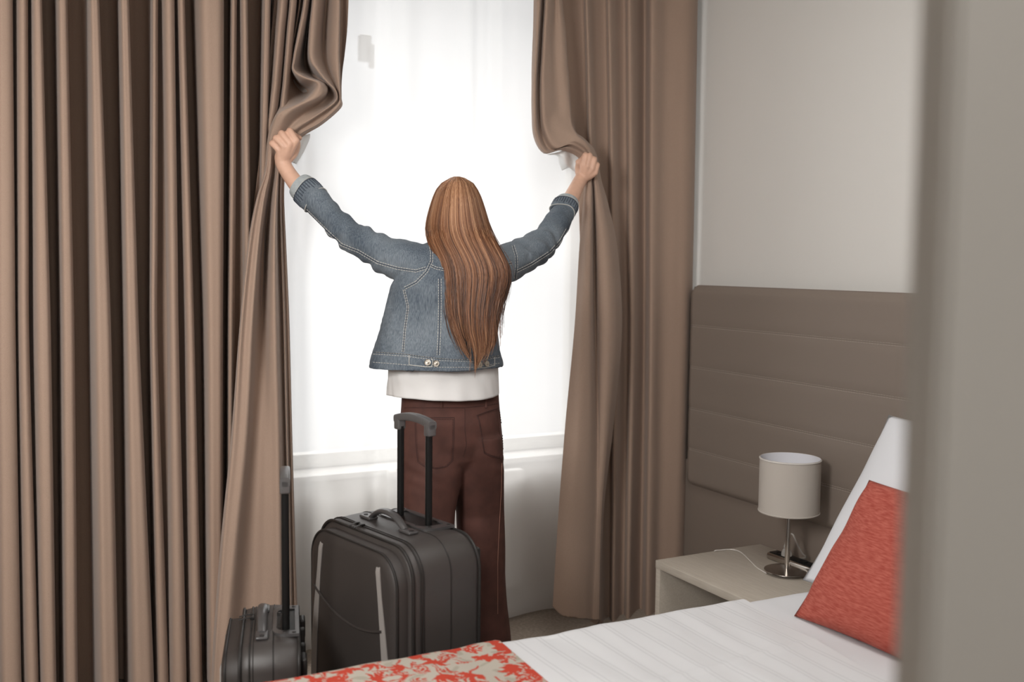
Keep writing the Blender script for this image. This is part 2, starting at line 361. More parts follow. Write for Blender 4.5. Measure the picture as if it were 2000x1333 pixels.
# power strip with socket on nightstand
pc = on(1540, 1098, 2, NZ+.012)
PX_ = 2.50; ps = empty('power_strip', (PX_, 2.62, NZ)); tag(ps, 'chrome edged black power strip lying behind the lamp on the nightstand', 'power strip')
MB().box((0, 0, .012), (.058, .25, .024), .008).build('housing', m_chrome, ps)
MB().box((0, 0, .0245), (.040, .235, .003), .001).build('socket_plate', m_black, ps)
for y in (-.085, -.03, .08): MB().lathe((0, y, .026), [(.017, 0), (.017, .002), (.014, .002), (.013, .0005), (.001, .0005)], 20, True).build('socket', m_black, ps)
pg = empty('power_plug', (PX_, 2.672, NZ+.0265)); tag(pg, 'clear plastic plug with looped cable standing in the power strip', 'plug')
MB().lathe((0, 0, 0), [(.019, 0), (.019, .008), (.013, .022), (.010, .026), (.012, .028), (.012, .032), (.008, .04), (.006, .055), (.001, .056)], 20, True).build('plug_body', m_clear, pg)
MB().tube(crspline(np.array([(0, 0, .05), (-.002, -.012, .075), (-.002, -.03, .082), (0, -.045, .06), (.02, -.055, .02), (.045, -.05, .002), (.045, -.02, -.012)]), 6), .003, 8).build('cable', m_clear, pg)

# ------------------------------------------------------------------ bed
BY1 = 2.19; BY0 = .42; BX0 = .50; BX1 = 2.56; BZ = .50
bed = empty('bed', ((BX0+BX1)/2, (BY0+BY1)/2, 0)); tag(bed, 'double bed with white mattress and base in front of the headboard', 'bed')
rel(MB().box(((BX0+BX1)/2+.02, (BY0+BY1)/2, .20), (BX1-BX0-.10, BY1-BY0-.10, .24), .02).build('base', mat('bed_base', (.10, .08, .07), .9)), bed)
for x in (BX0+.15, BX1-.15):
    for y in (BY0+.15, BY1-.15): rel(MB().lathe((x, y, 0), [(.02, 0), (.028, .09)], 16, True).build('leg', m_black), bed)
rel(MB().box(((BX0+BX1)/2+.01, (BY0+BY1)/2, .40), (BX1-BX0-.06, BY1-BY0-.05, .16), .05).build('mattress', m_sheet), bed)
def cover(name, x0, x1, z, nx, ny, foot=False, drop=.32, off=0., wr=.004, seed=0, edge=None, m=None):
    """cloth over the bed: runs along y across the bed with rounded sides hanging down"""
    r = .055; L1 = BY1-BY0-2*r
    s = [(-1, -drop), (-1, -drop*.5), (-1, 0)]
    prof = []
    for k in range(8): prof.append((BY1+off+.004*math.sin(k), z-r-drop*(1-k/8)))
    for k in range(9):
        a = k/8*math.pi/2; prof.append((BY1+off-r+r*math.cos(a), z-r+r*math.sin(a)))
    for k in range(1, ny): prof.append((BY1+off-r-(L1+2*off)*k/ny, z))
    for k in range(9):
        a = math.pi/2-k/8*math.pi/2; prof.append((BY0-off+r-r*math.cos(a), z-r+r*math.sin(a)))
    for k in range(1, 8): prof.append((BY0-off, z-r-drop*k/8))
    prof = np.array(prof); xs = np.linspace(x0, x1, nx); G = np.zeros((len(prof), nx, 3))
    for j, x in enumerate(xs):
        xe = x+(edge(prof[:, 0]) if edge is not None else 0)*((x-x0)/(x1-x0)); fz = 0
        if foot:
            t = max(0, (x0+.09-x)/.09); fz = -.05*t*t
        G[:, j, 0] = xe; G[:, j, 1] = prof[:, 0]; G[:, j, 2] = prof[:, 1]+fz
        for i in range(len(prof)):
            nz = noise.noise(Vector((x*5+seed, prof[i, 0]*4, seed)))*wr+noise.noise(Vector((x*16+seed, prof[i, 0]*3.5, seed+3)))*wr*.6
            if prof[i, 1] >= z-.001: G[i, j, 2] += nz
            else: G[i, j, 1] += nz*1.4*(1 if prof[i, 0] > 1 else -1)
    return gridmesh(name, G, m)
o = cover('bed_sheet', 1.70, BX1-.005, BZ-.012, 60, 110, wr=.004, seed=2, m=m_sheet)
tag(o, 'smooth plain white bottom sheet beside the pillows at the head of the bed', 'sheet')
# white coverlet with woven stripes
m_cov = mat('coverlet', (.73, .73, .73), .9); nt = m_cov.node_tree; N = nt.nodes; L = nt.links
tc = N.new('ShaderNodeTexCoord'); sp = N.new('ShaderNodeSeparateXYZ'); L.new(tc.outputs['Object'], sp.inputs[0])
def mth(op, a, bb=None):
    n = N.new('ShaderNodeMath'); n.operation = op
    for i, v in enumerate((a, bb)):
        if v is None: continue
        if isinstance(v, (int, float)): n.inputs[i].default_value = v
        else: L.new(v, n.inputs[i])
    return n.outputs[0]
u = mth('FRACT', mth('MULTIPLY', sp.outputs[0], 1/.062))
st = mth('LESS_THAN', mth('ABSOLUTE', mth('SUBTRACT', mth('ABSOLUTE', mth('SUBTRACT', u, .5)), .10)), .035)
mx = N.new('ShaderNodeMix'); mx.data_type = 'RGBA'; mx.inputs['A'].default_value = (.68, .685, .70, 1); mx.inputs['B'].default_value = (.60, .605, .62, 1)
L.new(st, mx.inputs['Factor']); L.new(mx.outputs['Result'], N['Principled BSDF'].inputs['Base Color'])
bp = N.new('ShaderNodeBump'); bp.inputs['Strength'].default_value = .3; bp.inputs['Distance'].default_value = .001; L.new(st, bp.inputs['Height']); L.new(bp.outputs[0], N['Principled BSDF'].inputs['Normal'])
o = cover('coverlet', BX0, 1.87, BZ, 150, 130, foot=True, off=.006, wr=.007, seed=7, m=m_cov, edge=lambda y: -.14*np.clip((2.2-y)/1.0, 0, 1))
me = o.data                      # pressed fold lines
for v in me.vertices:
    if v.co.z > BZ-.03:
        v.co.z += .0035*math.exp(-((v.co.y-1.80-.06*(v.co.x-1.3))/.010)**2)
tag(o, 'white coverlet with faint woven stripes over the bed', 'bedspread')
# floral runner, colours painted per vertex by motif drawing
def runner():
    x0, x1 = .485, 1.105; nx, ny = 250, 640
    o = cover('bed_runner', x0, x1, BZ+.006, nx, ny-32+8, foot=False, drop=.30, off=.012, wr=.007, seed=7, m=None, edge=lambda y: -.05*np.clip((2.2-y)/1.0, 0, 1))
    me = o.data; co = np.zeros(len(me.vertices)*3); me.vertices.foreach_get('co', co); co = co.reshape(-1, 3)
    R = len(co)//nx; G = co.reshape(R, nx, 3)
    # flat cloth coordinates
    ds = np.linalg.norm(np.diff(G[:, nx//2], axis=0), axis=1); sv = np.concatenate([[0], np.cumsum(ds)])
    U, Vv = np.meshgrid((np.arange(nx)/nx)*(x1-x0), sv)
    wob = .004*np.sin(U*90+Vv*40)+.003*np.sin(Vv*130-U*60); A = U+wob; B = Vv+.004*np.sin(U*110)+.003*np.sin(Vv*170+U*30)
    red = np.zeros_like(U, bool); r_ = random.Random(11)
    def box_(cx, cy):
        j0 = int(max(0, (cx-.08)/(x1-x0)*nx)); j1 = int(max(0, min(nx, (cx+.08)/(x1-x0)*nx))); i0, i1 = np.searchsorted(sv, (cy-.08, cy+.08)); return i0, i1, j0, j1
    def leaf(cx, cy, a, L_, W_):
        nonlocal red
        ca, sa = math.cos(a), math.sin(a); i0, i1, j0, j1 = box_(cx, cy); A_, B_ = A[i0:i1, j0:j1], B[i0:i1, j0:j1]
        if not A_.size: return
        p = (A_-cx)*ca+(B_-cy)*sa; q = -(A_-cx)*sa+(B_-cy)*ca
        t = p/L_; ok = (t > 0) & (t < 1); wd = W_*np.sin(np.pi*np.clip(t, 0, 1)**.75)*(1+.25*np.sin(t*22)); red[i0:i1, j0:j1] |= ok & (np.abs(q) < wd)
    def stem(cx, cy, a, L_, c):
        nonlocal red
        ca, sa = math.cos(a), math.sin(a); i0, i1, j0, j1 = box_(cx, cy); A_, B_ = A[i0:i1, j0:j1], B[i0:i1, j0:j1]
        if not A_.size: return
        p = (A_-cx)*ca+(B_-cy)*sa; q = -(A_-cx)*sa+(B_-cy)*ca-c*p*p/L_
        red[i0:i1, j0:j1] |= (p > 0) & (p < L_) & (np.abs(q) < .0022)
    step = .088
    for i in range(-1, 9):
        for j in range(-1, 34):
            if (sv[-1] < j*step*.9-.1): continue
            cx = i*step+(j % 2)*step/2+r_.uniform(-.018, .018); cy = j*step*.86+r_.uniform(-.018, .018); a0 = r_.uniform(0, 6.28)
            if (i*3+j*5) % 4 == 0:     # flower head
                for k in range(5): leaf(cx, cy, a0+k*1.257, .027, .0095)
                for k in range(3): leaf(cx+.02*math.cos(a0), cy+.02*math.sin(a0), a0+k*.5-.5, .045, .007)
            else:                      # fan of pointed leaves
                nl = r_.choice((4, 5, 6))
                for k in range(nl):
                    leaf(cx, cy, a0+(k-(nl-1)/2)*.55, r_.uniform(.034, .056), r_.uniform(.005, .0088))
                stem(cx, cy, a0+3.14, .05, r_.uniform(-1, 1))
            for k in range(3):         # small fern twigs
                a = r_.uniform(0, 6.28); tx, ty = cx+.03*math.cos(a), cy+.03*math.sin(a); stem(tx, ty, a, .04, .6)
                for q_ in range(4):
                    s_ = .008+.009*q_; px_, py_ = tx+s_*math.cos(a), ty+s_*math.sin(a)
                    leaf(px_, py_, a+.8, .012, .0026); leaf(px_, py_, a-.8, .012, .0026)
    colr = np.zeros((R, nx, 4), np.float32); colr[...] = (.44, .40, .34, 1)
    bl = (np.sin(A*75+2*np.sin(B*50))*np.sin(B*66) > .72); colr[bl] = (.36, .33, .27, 1)
    colr[red] = (.47, .048, .024, 1)
    at = me.color_attributes.new('print', 'FLOAT_COLOR', 'POINT'); at.data.foreach_set('color', colr.reshape(-1))
    m = mat('runner_cloth', (.5, .4, .3), .9, bump=.3, bscale=600); ca = m.node_tree.nodes.new('ShaderNodeVertexColor'); ca.layer_name = 'print'
    m.node_tree.links.new(ca.outputs[0], m.node_tree.nodes['Principled BSDF'].inputs['Base Color'])
    me.materials.clear(); me.materials.append(m); return o
tag(runner(), 'red and beige floral bed runner across the foot of the bed', 'bed runner')

def cushion(name, M, wdt, hgt, thick, m, label, cat, seed=0, n=44, pw=.55, lumps=.004):
    """closed pillow: u across, v up, M = 4x4 placing the pillow plane"""
    V = []; Fc = []; idx = {}
    for side in (1, -1):
        for i in range(n+1):
            for j in range(n+1):
                u = -1+2*i/n; v = -1+2*j/n
                if side == -1 and (i in (0, n) or j in (0, n)): idx[(side, i, j)] = idx[(1, i, j)]; continue
                t = ((1-u*u)*(1-v*v))**pw; pinch = 1-.045*(1-abs(v)**2)*abs(u)**6; pv = 1-.045*(1-abs(u)**2)*abs(v)**6
                x = u*wdt/2*pinch; y = v*hgt/2*pv; z = side*thick/2*t+lumps*noise.noise(Vector((u*2.2+seed, v*2.2, side*2+seed)))*min(1, t*3)
                z += lumps*.8*math.sin(7*math.atan2(v, u)+seed)*(abs(u*v)**1.2)*(1 if t > .01 else 0)*side
                idx[(side, i, j)] = len(V); V.append(M @ Vector((x, y, z)))
        for i in range(n):
            for j in range(n):
                q = [idx[(side, i, j)], idx[(side, i+1, j)], idx[(side, i+1, j+1)], idx[(side, i, j+1)]]; Fc.append(q if side == 1 else q[::-1])
    o = mesh(name, V, Fc, m); tag(o, label, cat); return o
def frame(origin, ux, uy):
    ux = Vector(ux).normalized(); uy = Vector(uy); uy = (uy-ux*uy.dot(ux)).normalized(); uz = ux.cross(uy)
    return Matrix(((ux.x, uy.x, uz.x, origin[0]), (ux.y, uy.y, uz.y, origin[1]), (ux.z, uy.z, uz.z, origin[2]), (0, 0, 0, 1)))
# pillows lean on the headboard, plane runs along -y and up/back
cushion('pillow', frame((2.245, 1.76, .750), (0, -1, 0), (.56, 0, .80)), .80, .56, .17, m_pill, 'large white pillow leaning on the headboard behind the red cushion', 'pillow', 3)
cushion('pillow', frame((2.33, 1.02, .735), (0, -1, 0), (.36, 0, .90)), .74, .56, .20, m_pill, 'white pillow on the half of the bed hidden by the door leaf', 'pillow', 5)
cushion('cushion', frame((2.035, 1.772, .664), (0, -1, 0), (.60, 0.04, .80)), .46, .43, .13, m_red, 'red woven cushion leaning on the white pillow', 'cushion', 9, lumps=.007)

# ------------------------------------------------------------------ curtains
def px3(t, y): return float(np.interp(y, (-80, 0, 667, 1333), (t[0]+(t[0]-t[1])*.12, t[0], t[1], t[2])))
ROWS = [-80, 0, 55, 105, 140, 165, 190, 215, 245, 275, 310, 350, 400, 490, 640, 850, 1060, 1250]
def main_col(t, yw): return [(px3(t, y), y, yw) for y in ROWS]
def build_curtain(name, cols, hemfree, m, subu=5, subv=5, seed=0):
    R = len(ROWS)+2; G = np.zeros((R, len(cols), 3))
    for j, c in enumerate(cols):
        for i, (px, py, yw) in enumerate(c): G[i+1, j] = on(px, py, 1, yw)
        G[0, j] = G[1, j]; G[0, j, 2] = 2.58
        if hemfree[j]: G[-1, j] = G[-2, j]+(G[-2, j]-G[-3, j])*.02
        else:
            G[-1, j] = G[-2, j]+(G[-2, j]-G[-3, j])*.4; G[-1, j, 2] = .012
    D = crspline(crspline(G, subu, 1), subv, 0)
    for i in range(D.shape[0]):
        for j in range(D.shape[1]):
            p = D[i, j]; D[i, j, 1] += .0035*noise.noise(Vector((p[0]*9, p[2]*1.6, seed)))+.0012*noise.noise(Vector((p[0]*30, p[2]*6, seed)))
    D[..., 0] = np.minimum(D[..., 0], 2.650)
    return gridmesh(name, D, m)
# left curtain: folds as (px at top, middle, bottom) left/right edges, front y, valley y
RID = [((-330, -335, -340), (-300, -300, -300), 3.33), ((-265, -268, -270), (-235, -235, -232), 3.34), ((-200, -200, -205), (-165, -165, -165), 3.33), ((-130, -132, -135), (-95, -95, -92), 3.34),
       ((-60, -62, -60), (-30, -28, -25), 3.33), ((-14, -14, -8), (25, 31, 42), 3.34), ((31, 34, 46), (55, 57, 76), 3.35), ((61, 66, 78), (82, 100, 110), 3.33), ((108, 116, 120), (132, 146, 152), 3.36),
       ((171, 178, 188), (194, 218, 232), 3.32), ((231, 241, 248), (252, 272, 302), 3.325), ((294, 291, 302), (309, 307, 330), 3.37), ((317, 328, 332), (341, 349, 365), 3.34),
       ((345, 361, 369), (361, 380, 396), 3.36), ((380, 398, 403), (438, 436, 436), 3.325), ((449, 442, 440), (463, 458, 455), 3.37), ((469, 476, 478), (484, 492, 496), 3.35), ((512, 500, 500), (529, 515, 512), 3.35)]
cols = []
def mid(a, b_, k): return tuple(x+(y-x)*k for x, y in zip(a, b_))
for i, (l, r, yf) in enumerate(RID):
    gap = (RID[i+1][0][0]-r[0]) if i < len(RID)-1 else 18
    yv = 3.55 if gap > 8 else 3.45
    yv0 = 3.55 if (i == 0 or l[0]-RID[i-1][1][0] > 8) else 3.45
    cols.append(main_col(mid(l, r, -.10), yv0-.02)); cols.append(main_col(mid(l, r, .02), (yf+yv0)/2))
    cols.append(main_col(mid(l, r, .25), yf+.012)); cols.append(main_col(mid(l, r, .62), yf))
    cols.append(main_col(mid(l, r, .93), yf+.018)); cols.append(main_col(mid(l, r, 1.0), (yf+yv)/2+.01)); cols.append(main_col(tuple(v-2 for v in r), yv+.01))
    if i < len(RID)-1 and gap > 8:
        nl = RID[i+1][0]; cols.append(main_col(mid(r, nl, .3), yv+.015)); cols.append(main_col(mid(r, nl, .75), yv+.005))
hem = [False]*len(cols)
def G_(up, turn, low):
    return up+turn+low
def guide(pts, d):
    if not hasattr(d, '__len__'): d = [d]*18
    return [(p[0], p[1], dd) for p, dd in zip(pts, d)]
LP = []
# hanging folds A, B (go down behind the gathered cloth)
for a in ((536, 3.43), (541, 3.43), (548, 3.355), (556, 3.35), (562, 3.38), (563, 3.43), (568, 3.355), (575, 3.35), (580, 3.38)):
    dx = a[0]
    pts = [(dx+2, -80), (dx, 0), (dx-5, 55), (dx-9, 105), (dx-12, 140), (dx-14, 165), (dx-17, 190), (dx-20, 215), (dx-25, 245), (dx-28, 275), (dx-30, 310), (dx-34, 350), (dx-40, 400), (dx-50, 490), (dx-56, 640), (dx-62, 850), (dx-72, 1060), (dx-80, 1250)]
    dd = [a[1]]*8+[a[1]+.015, a[1]+.03, min(3.45, a[1]+.05), 3.43, 3.44, 3.44, 3.44, 3.44, 3.44, 3.44]
    LP.append(guide(pts, dd))
LP.append(guide([(583, -80), (580, 0), (572, 55), (564, 105), (559, 140), (556, 165), (551, 190), (545, 215), (533, 240), (526, 262), (522, 290), (517, 340), (503, 395), (488, 480), (473, 640), (458, 850), (438, 1060), (424, 1250)],
    [3.43, 3.43, 3.43, 3.43, 3.42, 3.41, 3.40, 3.38, 3.36, 3.35, 3.35, 3.35, 3.34, 3.34, 3.34, 3.34, 3.34, 3.34]))
LP.append(guide([(589, -80), (586, 0), (578, 55), (568, 105), (563, 140), (560, 162), (557, 182), (551, 205), (538, 226), (529, 250), (524, 283), (519, 335), (502, 390), (486, 480), (470, 640), (455, 850), (435, 1060), (421, 1250)],
    [3.36, 3.36, 3.36, 3.36, 3.36, 3.36, 3.35, 3.34, 3.32, 3.31, 3.31, 3.30, 3.28, 3.27, 3.26, 3.26, 3.26, 3.26]))
LP.append(guide([(595, -80), (591, 0), (581, 60), (571, 115), (570, 140), (580, 163), (600, 180), (585, 199), (547, 219), (534, 244), (528, 281), (523, 335), (509, 390), (495, 480), (480, 640), (468, 850), (447, 1060), (430, 1250)],
    [3.42, 3.42, 3.42, 3.41, 3.42, 3.43, 3.43, 3.33, 3.27, 3.28, 3.30, 3.30, 3.285, 3.275, 3.265, 3.255, 3.25, 3.25]))
LP.append(guide([(600, -80), (595, 0), (584, 60), (574, 115), (573, 138), (592, 152), (618, 165), (600, 192), (560, 214), (542, 241), (532, 280), (527, 335), (516, 390), (505, 480), (493, 640), (482, 850), (462, 1060), (446, 1250)],
    [3.33, 3.33, 3.31, 3.29, 3.28, 3.26, 3.255, 3.25, 3.25, 3.265, 3.30, 3.295, 3.28, 3.265, 3.255, 3.25, 3.245, 3.245]))
LP.append(guide([(608, -80), (604, 0), (594, 60), (584, 112), (584, 134), (604, 150), (630, 163), (620, 188), (572, 214), (551, 240), (537, 280), (531, 335), (521, 390), (511, 480), (502, 640), (494, 850), (480, 1060), (468, 1250)],
    [3.35, 3.35, 3.33, 3.33, 3.34, 3.31, 3.25, 3.235, 3.24, 3.26, 3.30, 3.315, 3.32, 3.325, 3.31, 3.29, 3.29, 3.29]))
LP.append(guide([(612, -80), (607, 0), (600, 60), (595, 110), (600, 134), (617, 152), (637, 166), (632, 186), (584, 218), (560, 243), (541, 282), (534, 335), (525, 390), (517, 480), (511, 640), (506, 850), (498, 1060), (490, 1250)],
    [3.45, 3.45, 3.45, 3.43, 3.41, 3.37, 3.30, 3.25, 3.26, 3.275, 3.30, 3.33, 3.345, 3.36, 3.33, 3.30, 3.30, 3.30]))
LP.append(guide([(613, -80), (609, 0), (603, 60), (602, 110), (610, 132), (626, 152), (642, 170), (634, 194), (594, 222), (568, 246), (544, 283), (538, 335), (530, 390), (523, 480), (519, 640), (518, 850), (516, 1060), (512, 1250)],
    [3.36, 3.36, 3.35, 3.33, 3.33, 3.33, 3.33, 3.31, 3.29, 3.29, 3.30, 3.315, 3.32, 3.33, 3.32, 3.29, 3.28, 3.28]))
LP.append(guide([(618, -80), (613, 0), (607, 60), (606, 112), (620, 138), (637, 160), (652, 180), (646, 198), (606, 226), (573, 250), (547, 284), (541, 335), (535, 390), (530, 480), (528, 640), (530, 850), (532, 1060), (532, 1250)],
    [3.32, 3.32, 3.31, 3.29, 3.28, 3.275, 3.29, 3.30, 3.28, 3.28, 3.30, 3.30, 3.29, 3.28, 3.28, 3.28, 3.27, 3.27]))
LP.append(guide([(629, -80), (625, 0), (620, 60), (617, 108), (629, 138), (644, 160), (658, 182), (652, 201), (612, 230), (577, 254), (550, 286), (544, 335), (540, 390), (538, 480), (540, 640), (545, 850), (548, 1060), (550, 1250)],
    [3.33, 3.33, 3.32, 3.30, 3.29, 3.28, 3.275, 3.27, 3.27, 3.28, 3.30, 3.295, 3.285, 3.27, 3.27, 3.27, 3.26, 3.26]))
LP.append(guide([(640, -80), (637, 0), (632, 60), (632, 108), (640, 138), (650, 160), (659, 186), (655, 204), (616, 234), (580, 258), (553, 288), (547, 335), (544, 390), (544, 480), (549, 640), (555, 850), (560, 1060), (563, 1250)],
    [3.39, 3.39, 3.39, 3.37, 3.35, 3.32, 3.30, 3.29, 3.29, 3.30, 3.31, 3.32, 3.33, 3.34, 3.34, 3.33, 3.33, 3.33]))
LP.append(guide([(650, -80), (649, 0), (647, 60), (646, 108), (650, 138), (656, 162), (661, 188), (658, 205), (620, 237), (583, 260), (556, 290), (549, 335), (547, 390), (549, 480), (555, 640), (560, 850), (565, 1060), (569, 1250)],
    [3.34, 3.34, 3.33, 3.32, 3.31, 3.30, 3.29, 3.28, 3.29, 3.30, 3.315, 3.31, 3.31, 3.31, 3.31, 3.30, 3.30, 3.30]))
LP.append(guide([(664, -80), (663, 0), (662, 60), (661, 108), (662, 138), (663, 165), (664, 190), (662, 208), (625, 240), (587, 262), (559, 292), (552, 335), (550, 390), (553, 480), (559, 640), (564, 850), (569, 1060), (573, 1250)],
    [3.32, 3.32, 3.31, 3.30, 3.295, 3.29, 3.285, 3.28, 3.285, 3.30, 3.32, 3.33, 3.34, 3.34, 3.34, 3.34, 3.34, 3.34]))
LP.append(guide([(667, -80), (666, 0), (665, 60), (664, 108), (665, 138), (665, 166), (666, 192), (665, 210), (628, 242), (590, 264), (561, 294), (554, 335), (552, 390), (556, 480), (563, 640), (568, 850), (573, 1060), (578, 1250)],
    [3.37, 3.37, 3.37, 3.36, 3.35, 3.33, 3.31, 3.295, 3.31, 3.32, 3.33, 3.335, 3.34, 3.335, 3.335, 3.33, 3.33, 3.33]))
LP.append(guide([(684, -80), (681, 0), (678, 60), (673, 108), (669, 138), (667, 166), (667, 192), (666, 211), (630, 243), (593, 266), (563, 296), (557, 335), (555, 390), (559, 480), (566, 640), (571, 850), (577, 1060), (583, 1250)],
    [3.35, 3.35, 3.35, 3.345, 3.34, 3.33, 3.315, 3.30, 3.32, 3.33, 3.34, 3.34, 3.345, 3.345, 3.345, 3.345, 3.345, 3.345]))
LQ = []
for q, c in enumerate(LP):
    if q >= 9: c = [(px, py, 3.30+(yw-3.30)*(1.55 if i < 8 else (1.3 if i == 8 else (1.0 if i < 11 or q > 17 else 1.4)))) for i, (px, py, yw) in enumerate(c)]
    LQ.append(c)
LP = LQ; cols += LP; hem += [False]*len(LP)
cl = build_curtain('curtain', cols, hem, m_curt, 5, 5, 1)
tag(cl, 'long brown curtain left of the window, its deep folds gathered in the left hand', 'curtain')
# right curtain
cols = []
for t, yw in (((1363, 1351, 1333), 3.41), ((1358, 1346, 1329), 3.365), ((1345, 1336, 1318), 3.345), ((1325, 1318, 1300), 3.352), ((1300, 1294, 1282), 3.36), ((1280, 1277, 1268), 3.335), ((1270, 1268, 1259), 3.345), ((1263, 1262, 1253), 3.40),
              ((1257, 1256, 1246), 3.415), ((1246, 1247, 1236), 3.385), ((1234, 1239, 1228), 3.34), ((1226, 1231, 1221), 3.345), ((1220, 1225, 1216), 3.385), ((1206, 1214, 1208), 3.38), ((1192, 1204, 1199), 3.335), ((1186, 1197, 1193), 3.345), ((1181, 1192, 1189), 3.385),
              ((1160, 1176, 1180), 3.375), ((1148, 1166, 1174), 3.33), ((1142, 1160, 1170), 3.34), ((1137, 1155, 1165), 3.39), ((1110, 1145, 1155), 3.38)):
    c = main_col(t, yw)
    if t[0] < 1140: c = [(px-max(0, min(1, (py-250)/200))*0, py, yy) for px, py, yy in c]
    cols.append(c)
hem = [False]*len(cols)
def rguide(pts, d): return [(p[0], p[1], dd) for p, dd in zip(pts, d)]
D0 = [3.32]*6
RP = [
 rguide([(1093, -80), (1094, 0), (1100, 55), (1104, 105), (1107, 140), (1110, 165), (1113, 200), (1116, 238), (1124, 258), (1140, 270), (1162, 300), (1172, 350), (1186, 400), (1203, 490), (1211, 640), (1196, 830), (1178, 1000), (1171, 1196)],
        [3.36, 3.36, 3.36, 3.36, 3.36, 3.36, 3.36, 3.35, 3.30, 3.27, 3.26, 3.27, 3.29, 3.30, 3.30, 3.30, 3.30, 3.30]),
 rguide([(1098, -80), (1099, 0), (1105, 55), (1108, 105), (1111, 140), (1113, 165), (1115, 200), (1118, 240), (1128, 262), (1143, 276), (1158, 300), (1168, 350), (1180, 400), (1198, 490), (1206, 640), (1192, 830), (1176, 1000), (1171, 1197)],
        [3.29, 3.29, 3.29, 3.28, 3.28, 3.28, 3.27, 3.25, 3.21, 3.20, 3.21, 3.21, 3.21, 3.21, 3.21, 3.22, 3.23, 3.23]),
 rguide([(1092, -80), (1092, 0), (1097, 55), (1100, 105), (1102, 140), (1104, 165), (1108, 200), (1111, 240), (1121, 266), (1137, 276), (1154, 300), (1164, 350), (1171, 400), (1184, 490), (1190, 640), (1183, 830), (1173, 1000), (1168, 1197)],
        [3.27, 3.27, 3.27, 3.26, 3.26, 3.26, 3.25, 3.24, 3.20, 3.19, 3.20, 3.20, 3.19, 3.18, 3.18, 3.20, 3.22, 3.22]),
 rguide([(1084, -80), (1084, 0), (1084, 55), (1085, 105), (1086, 140), (1087, 165), (1090, 205), (1094, 240), (1108, 272), (1130, 277), (1151, 300), (1160, 350), (1163, 400), (1168, 490), (1173, 640), (1172, 830), (1168, 1000), (1162, 1197)],
        [3.28, 3.28, 3.28, 3.27, 3.27, 3.27, 3.26, 3.24, 3.21, 3.19, 3.20, 3.20, 3.20, 3.20, 3.20, 3.21, 3.22, 3.22]),
 rguide([(1076, -80), (1076, 0), (1073, 55), (1072, 105), (1072, 140), (1072, 165), (1073, 207), (1078, 245), (1098, 280), (1122, 279), (1148, 300), (1157, 350), (1159, 400), (1160, 490), (1162, 640), (1166, 830), (1163, 1000), (1155, 1196)],
        [3.25, 3.25, 3.25, 3.25, 3.25, 3.25, 3.24, 3.24, 3.21, 3.20, 3.21, 3.22, 3.24, 3.25, 3.25, 3.23, 3.22, 3.22]),
 rguide([(1066, -80), (1066, 0), (1063, 55), (1061, 105), (1059, 140), (1059, 165), (1060, 210), (1065, 252), (1085, 288), (1116, 282), (1145, 302), (1154, 350), (1156, 400), (1155, 490), (1154, 640), (1155, 830), (1150, 1000), (1142, 1195)],
        [3.24, 3.24, 3.24, 3.24, 3.24, 3.24, 3.23, 3.23, 3.21, 3.20, 3.21, 3.20, 3.19, 3.18, 3.18, 3.19, 3.20, 3.20]),
 rguide([(1060, -80), (1060, 0), (1057, 55), (1054, 105), (1052, 140), (1051, 165), (1051, 212), (1056, 258), (1076, 293), (1110, 285), (1142, 304), (1151, 350), (1152, 400), (1149, 490), (1146, 640), (1144, 830), (1136, 1000), (1128, 1194)],
        [3.30, 3.30, 3.30, 3.30, 3.30, 3.29, 3.28, 3.27, 3.24, 3.22, 3.22, 3.20, 3.18, 3.17, 3.17, 3.18, 3.19, 3.19]),
 rguide([(1056, -80), (1056, 0), (1053, 55), (1050, 105), (1048, 140), (1047, 165), (1047, 214), (1051, 262), (1070, 296), (1106, 288), (1139, 306), (1148, 350), (1147, 400), (1143, 490), (1137, 640), (1131, 830), (1120, 1000), (1112, 1192)],
        [3.24, 3.24, 3.24, 3.24, 3.24, 3.24, 3.23, 3.23, 3.22, 3.21, 3.22, 3.20, 3.19, 3.18, 3.18, 3.18, 3.19, 3.19]),
 rguide([(1049, -80), (1049, 0), (1047, 55), (1045, 105), (1043, 140), (1042, 165), (1042, 216), (1046, 266), (1066, 298), (1101, 291), (1135, 308), (1144, 350), (1142, 400), (1137, 490), (1129, 640), (1118, 830), (1106, 1000), (1097, 1188)],
        [3.24, 3.24, 3.24, 3.24, 3.24, 3.24, 3.23, 3.23, 3.22, 3.22, 3.23, 3.21, 3.20, 3.20, 3.20, 3.20, 3.20, 3.20]),
 rguide([(1043, -80), (1042, 0), (1041, 55), (1039, 105), (1038, 140), (1038, 165), (1038, 217), (1042, 268), (1062, 300), (1097, 294), (1131, 310), (1141, 350), (1138, 400), (1131, 490), (1122, 640), (1104, 830), (1091, 1000), (1080, 1172)],
        [3.28, 3.28, 3.28, 3.28, 3.28, 3.28, 3.27, 3.27, 3.25, 3.24, 3.24, 3.23, 3.22, 3.22, 3.22, 3.22, 3.22, 3.22]),
]
cols += RP; hem += [True]*len(RP)
crt = build_curtain('curtain', cols, hem, m_curt, 5, 5, 6)
tag(crt, 'brown curtain right of the window beside the headboard, its edge lifted by the right hand', 'curtain')
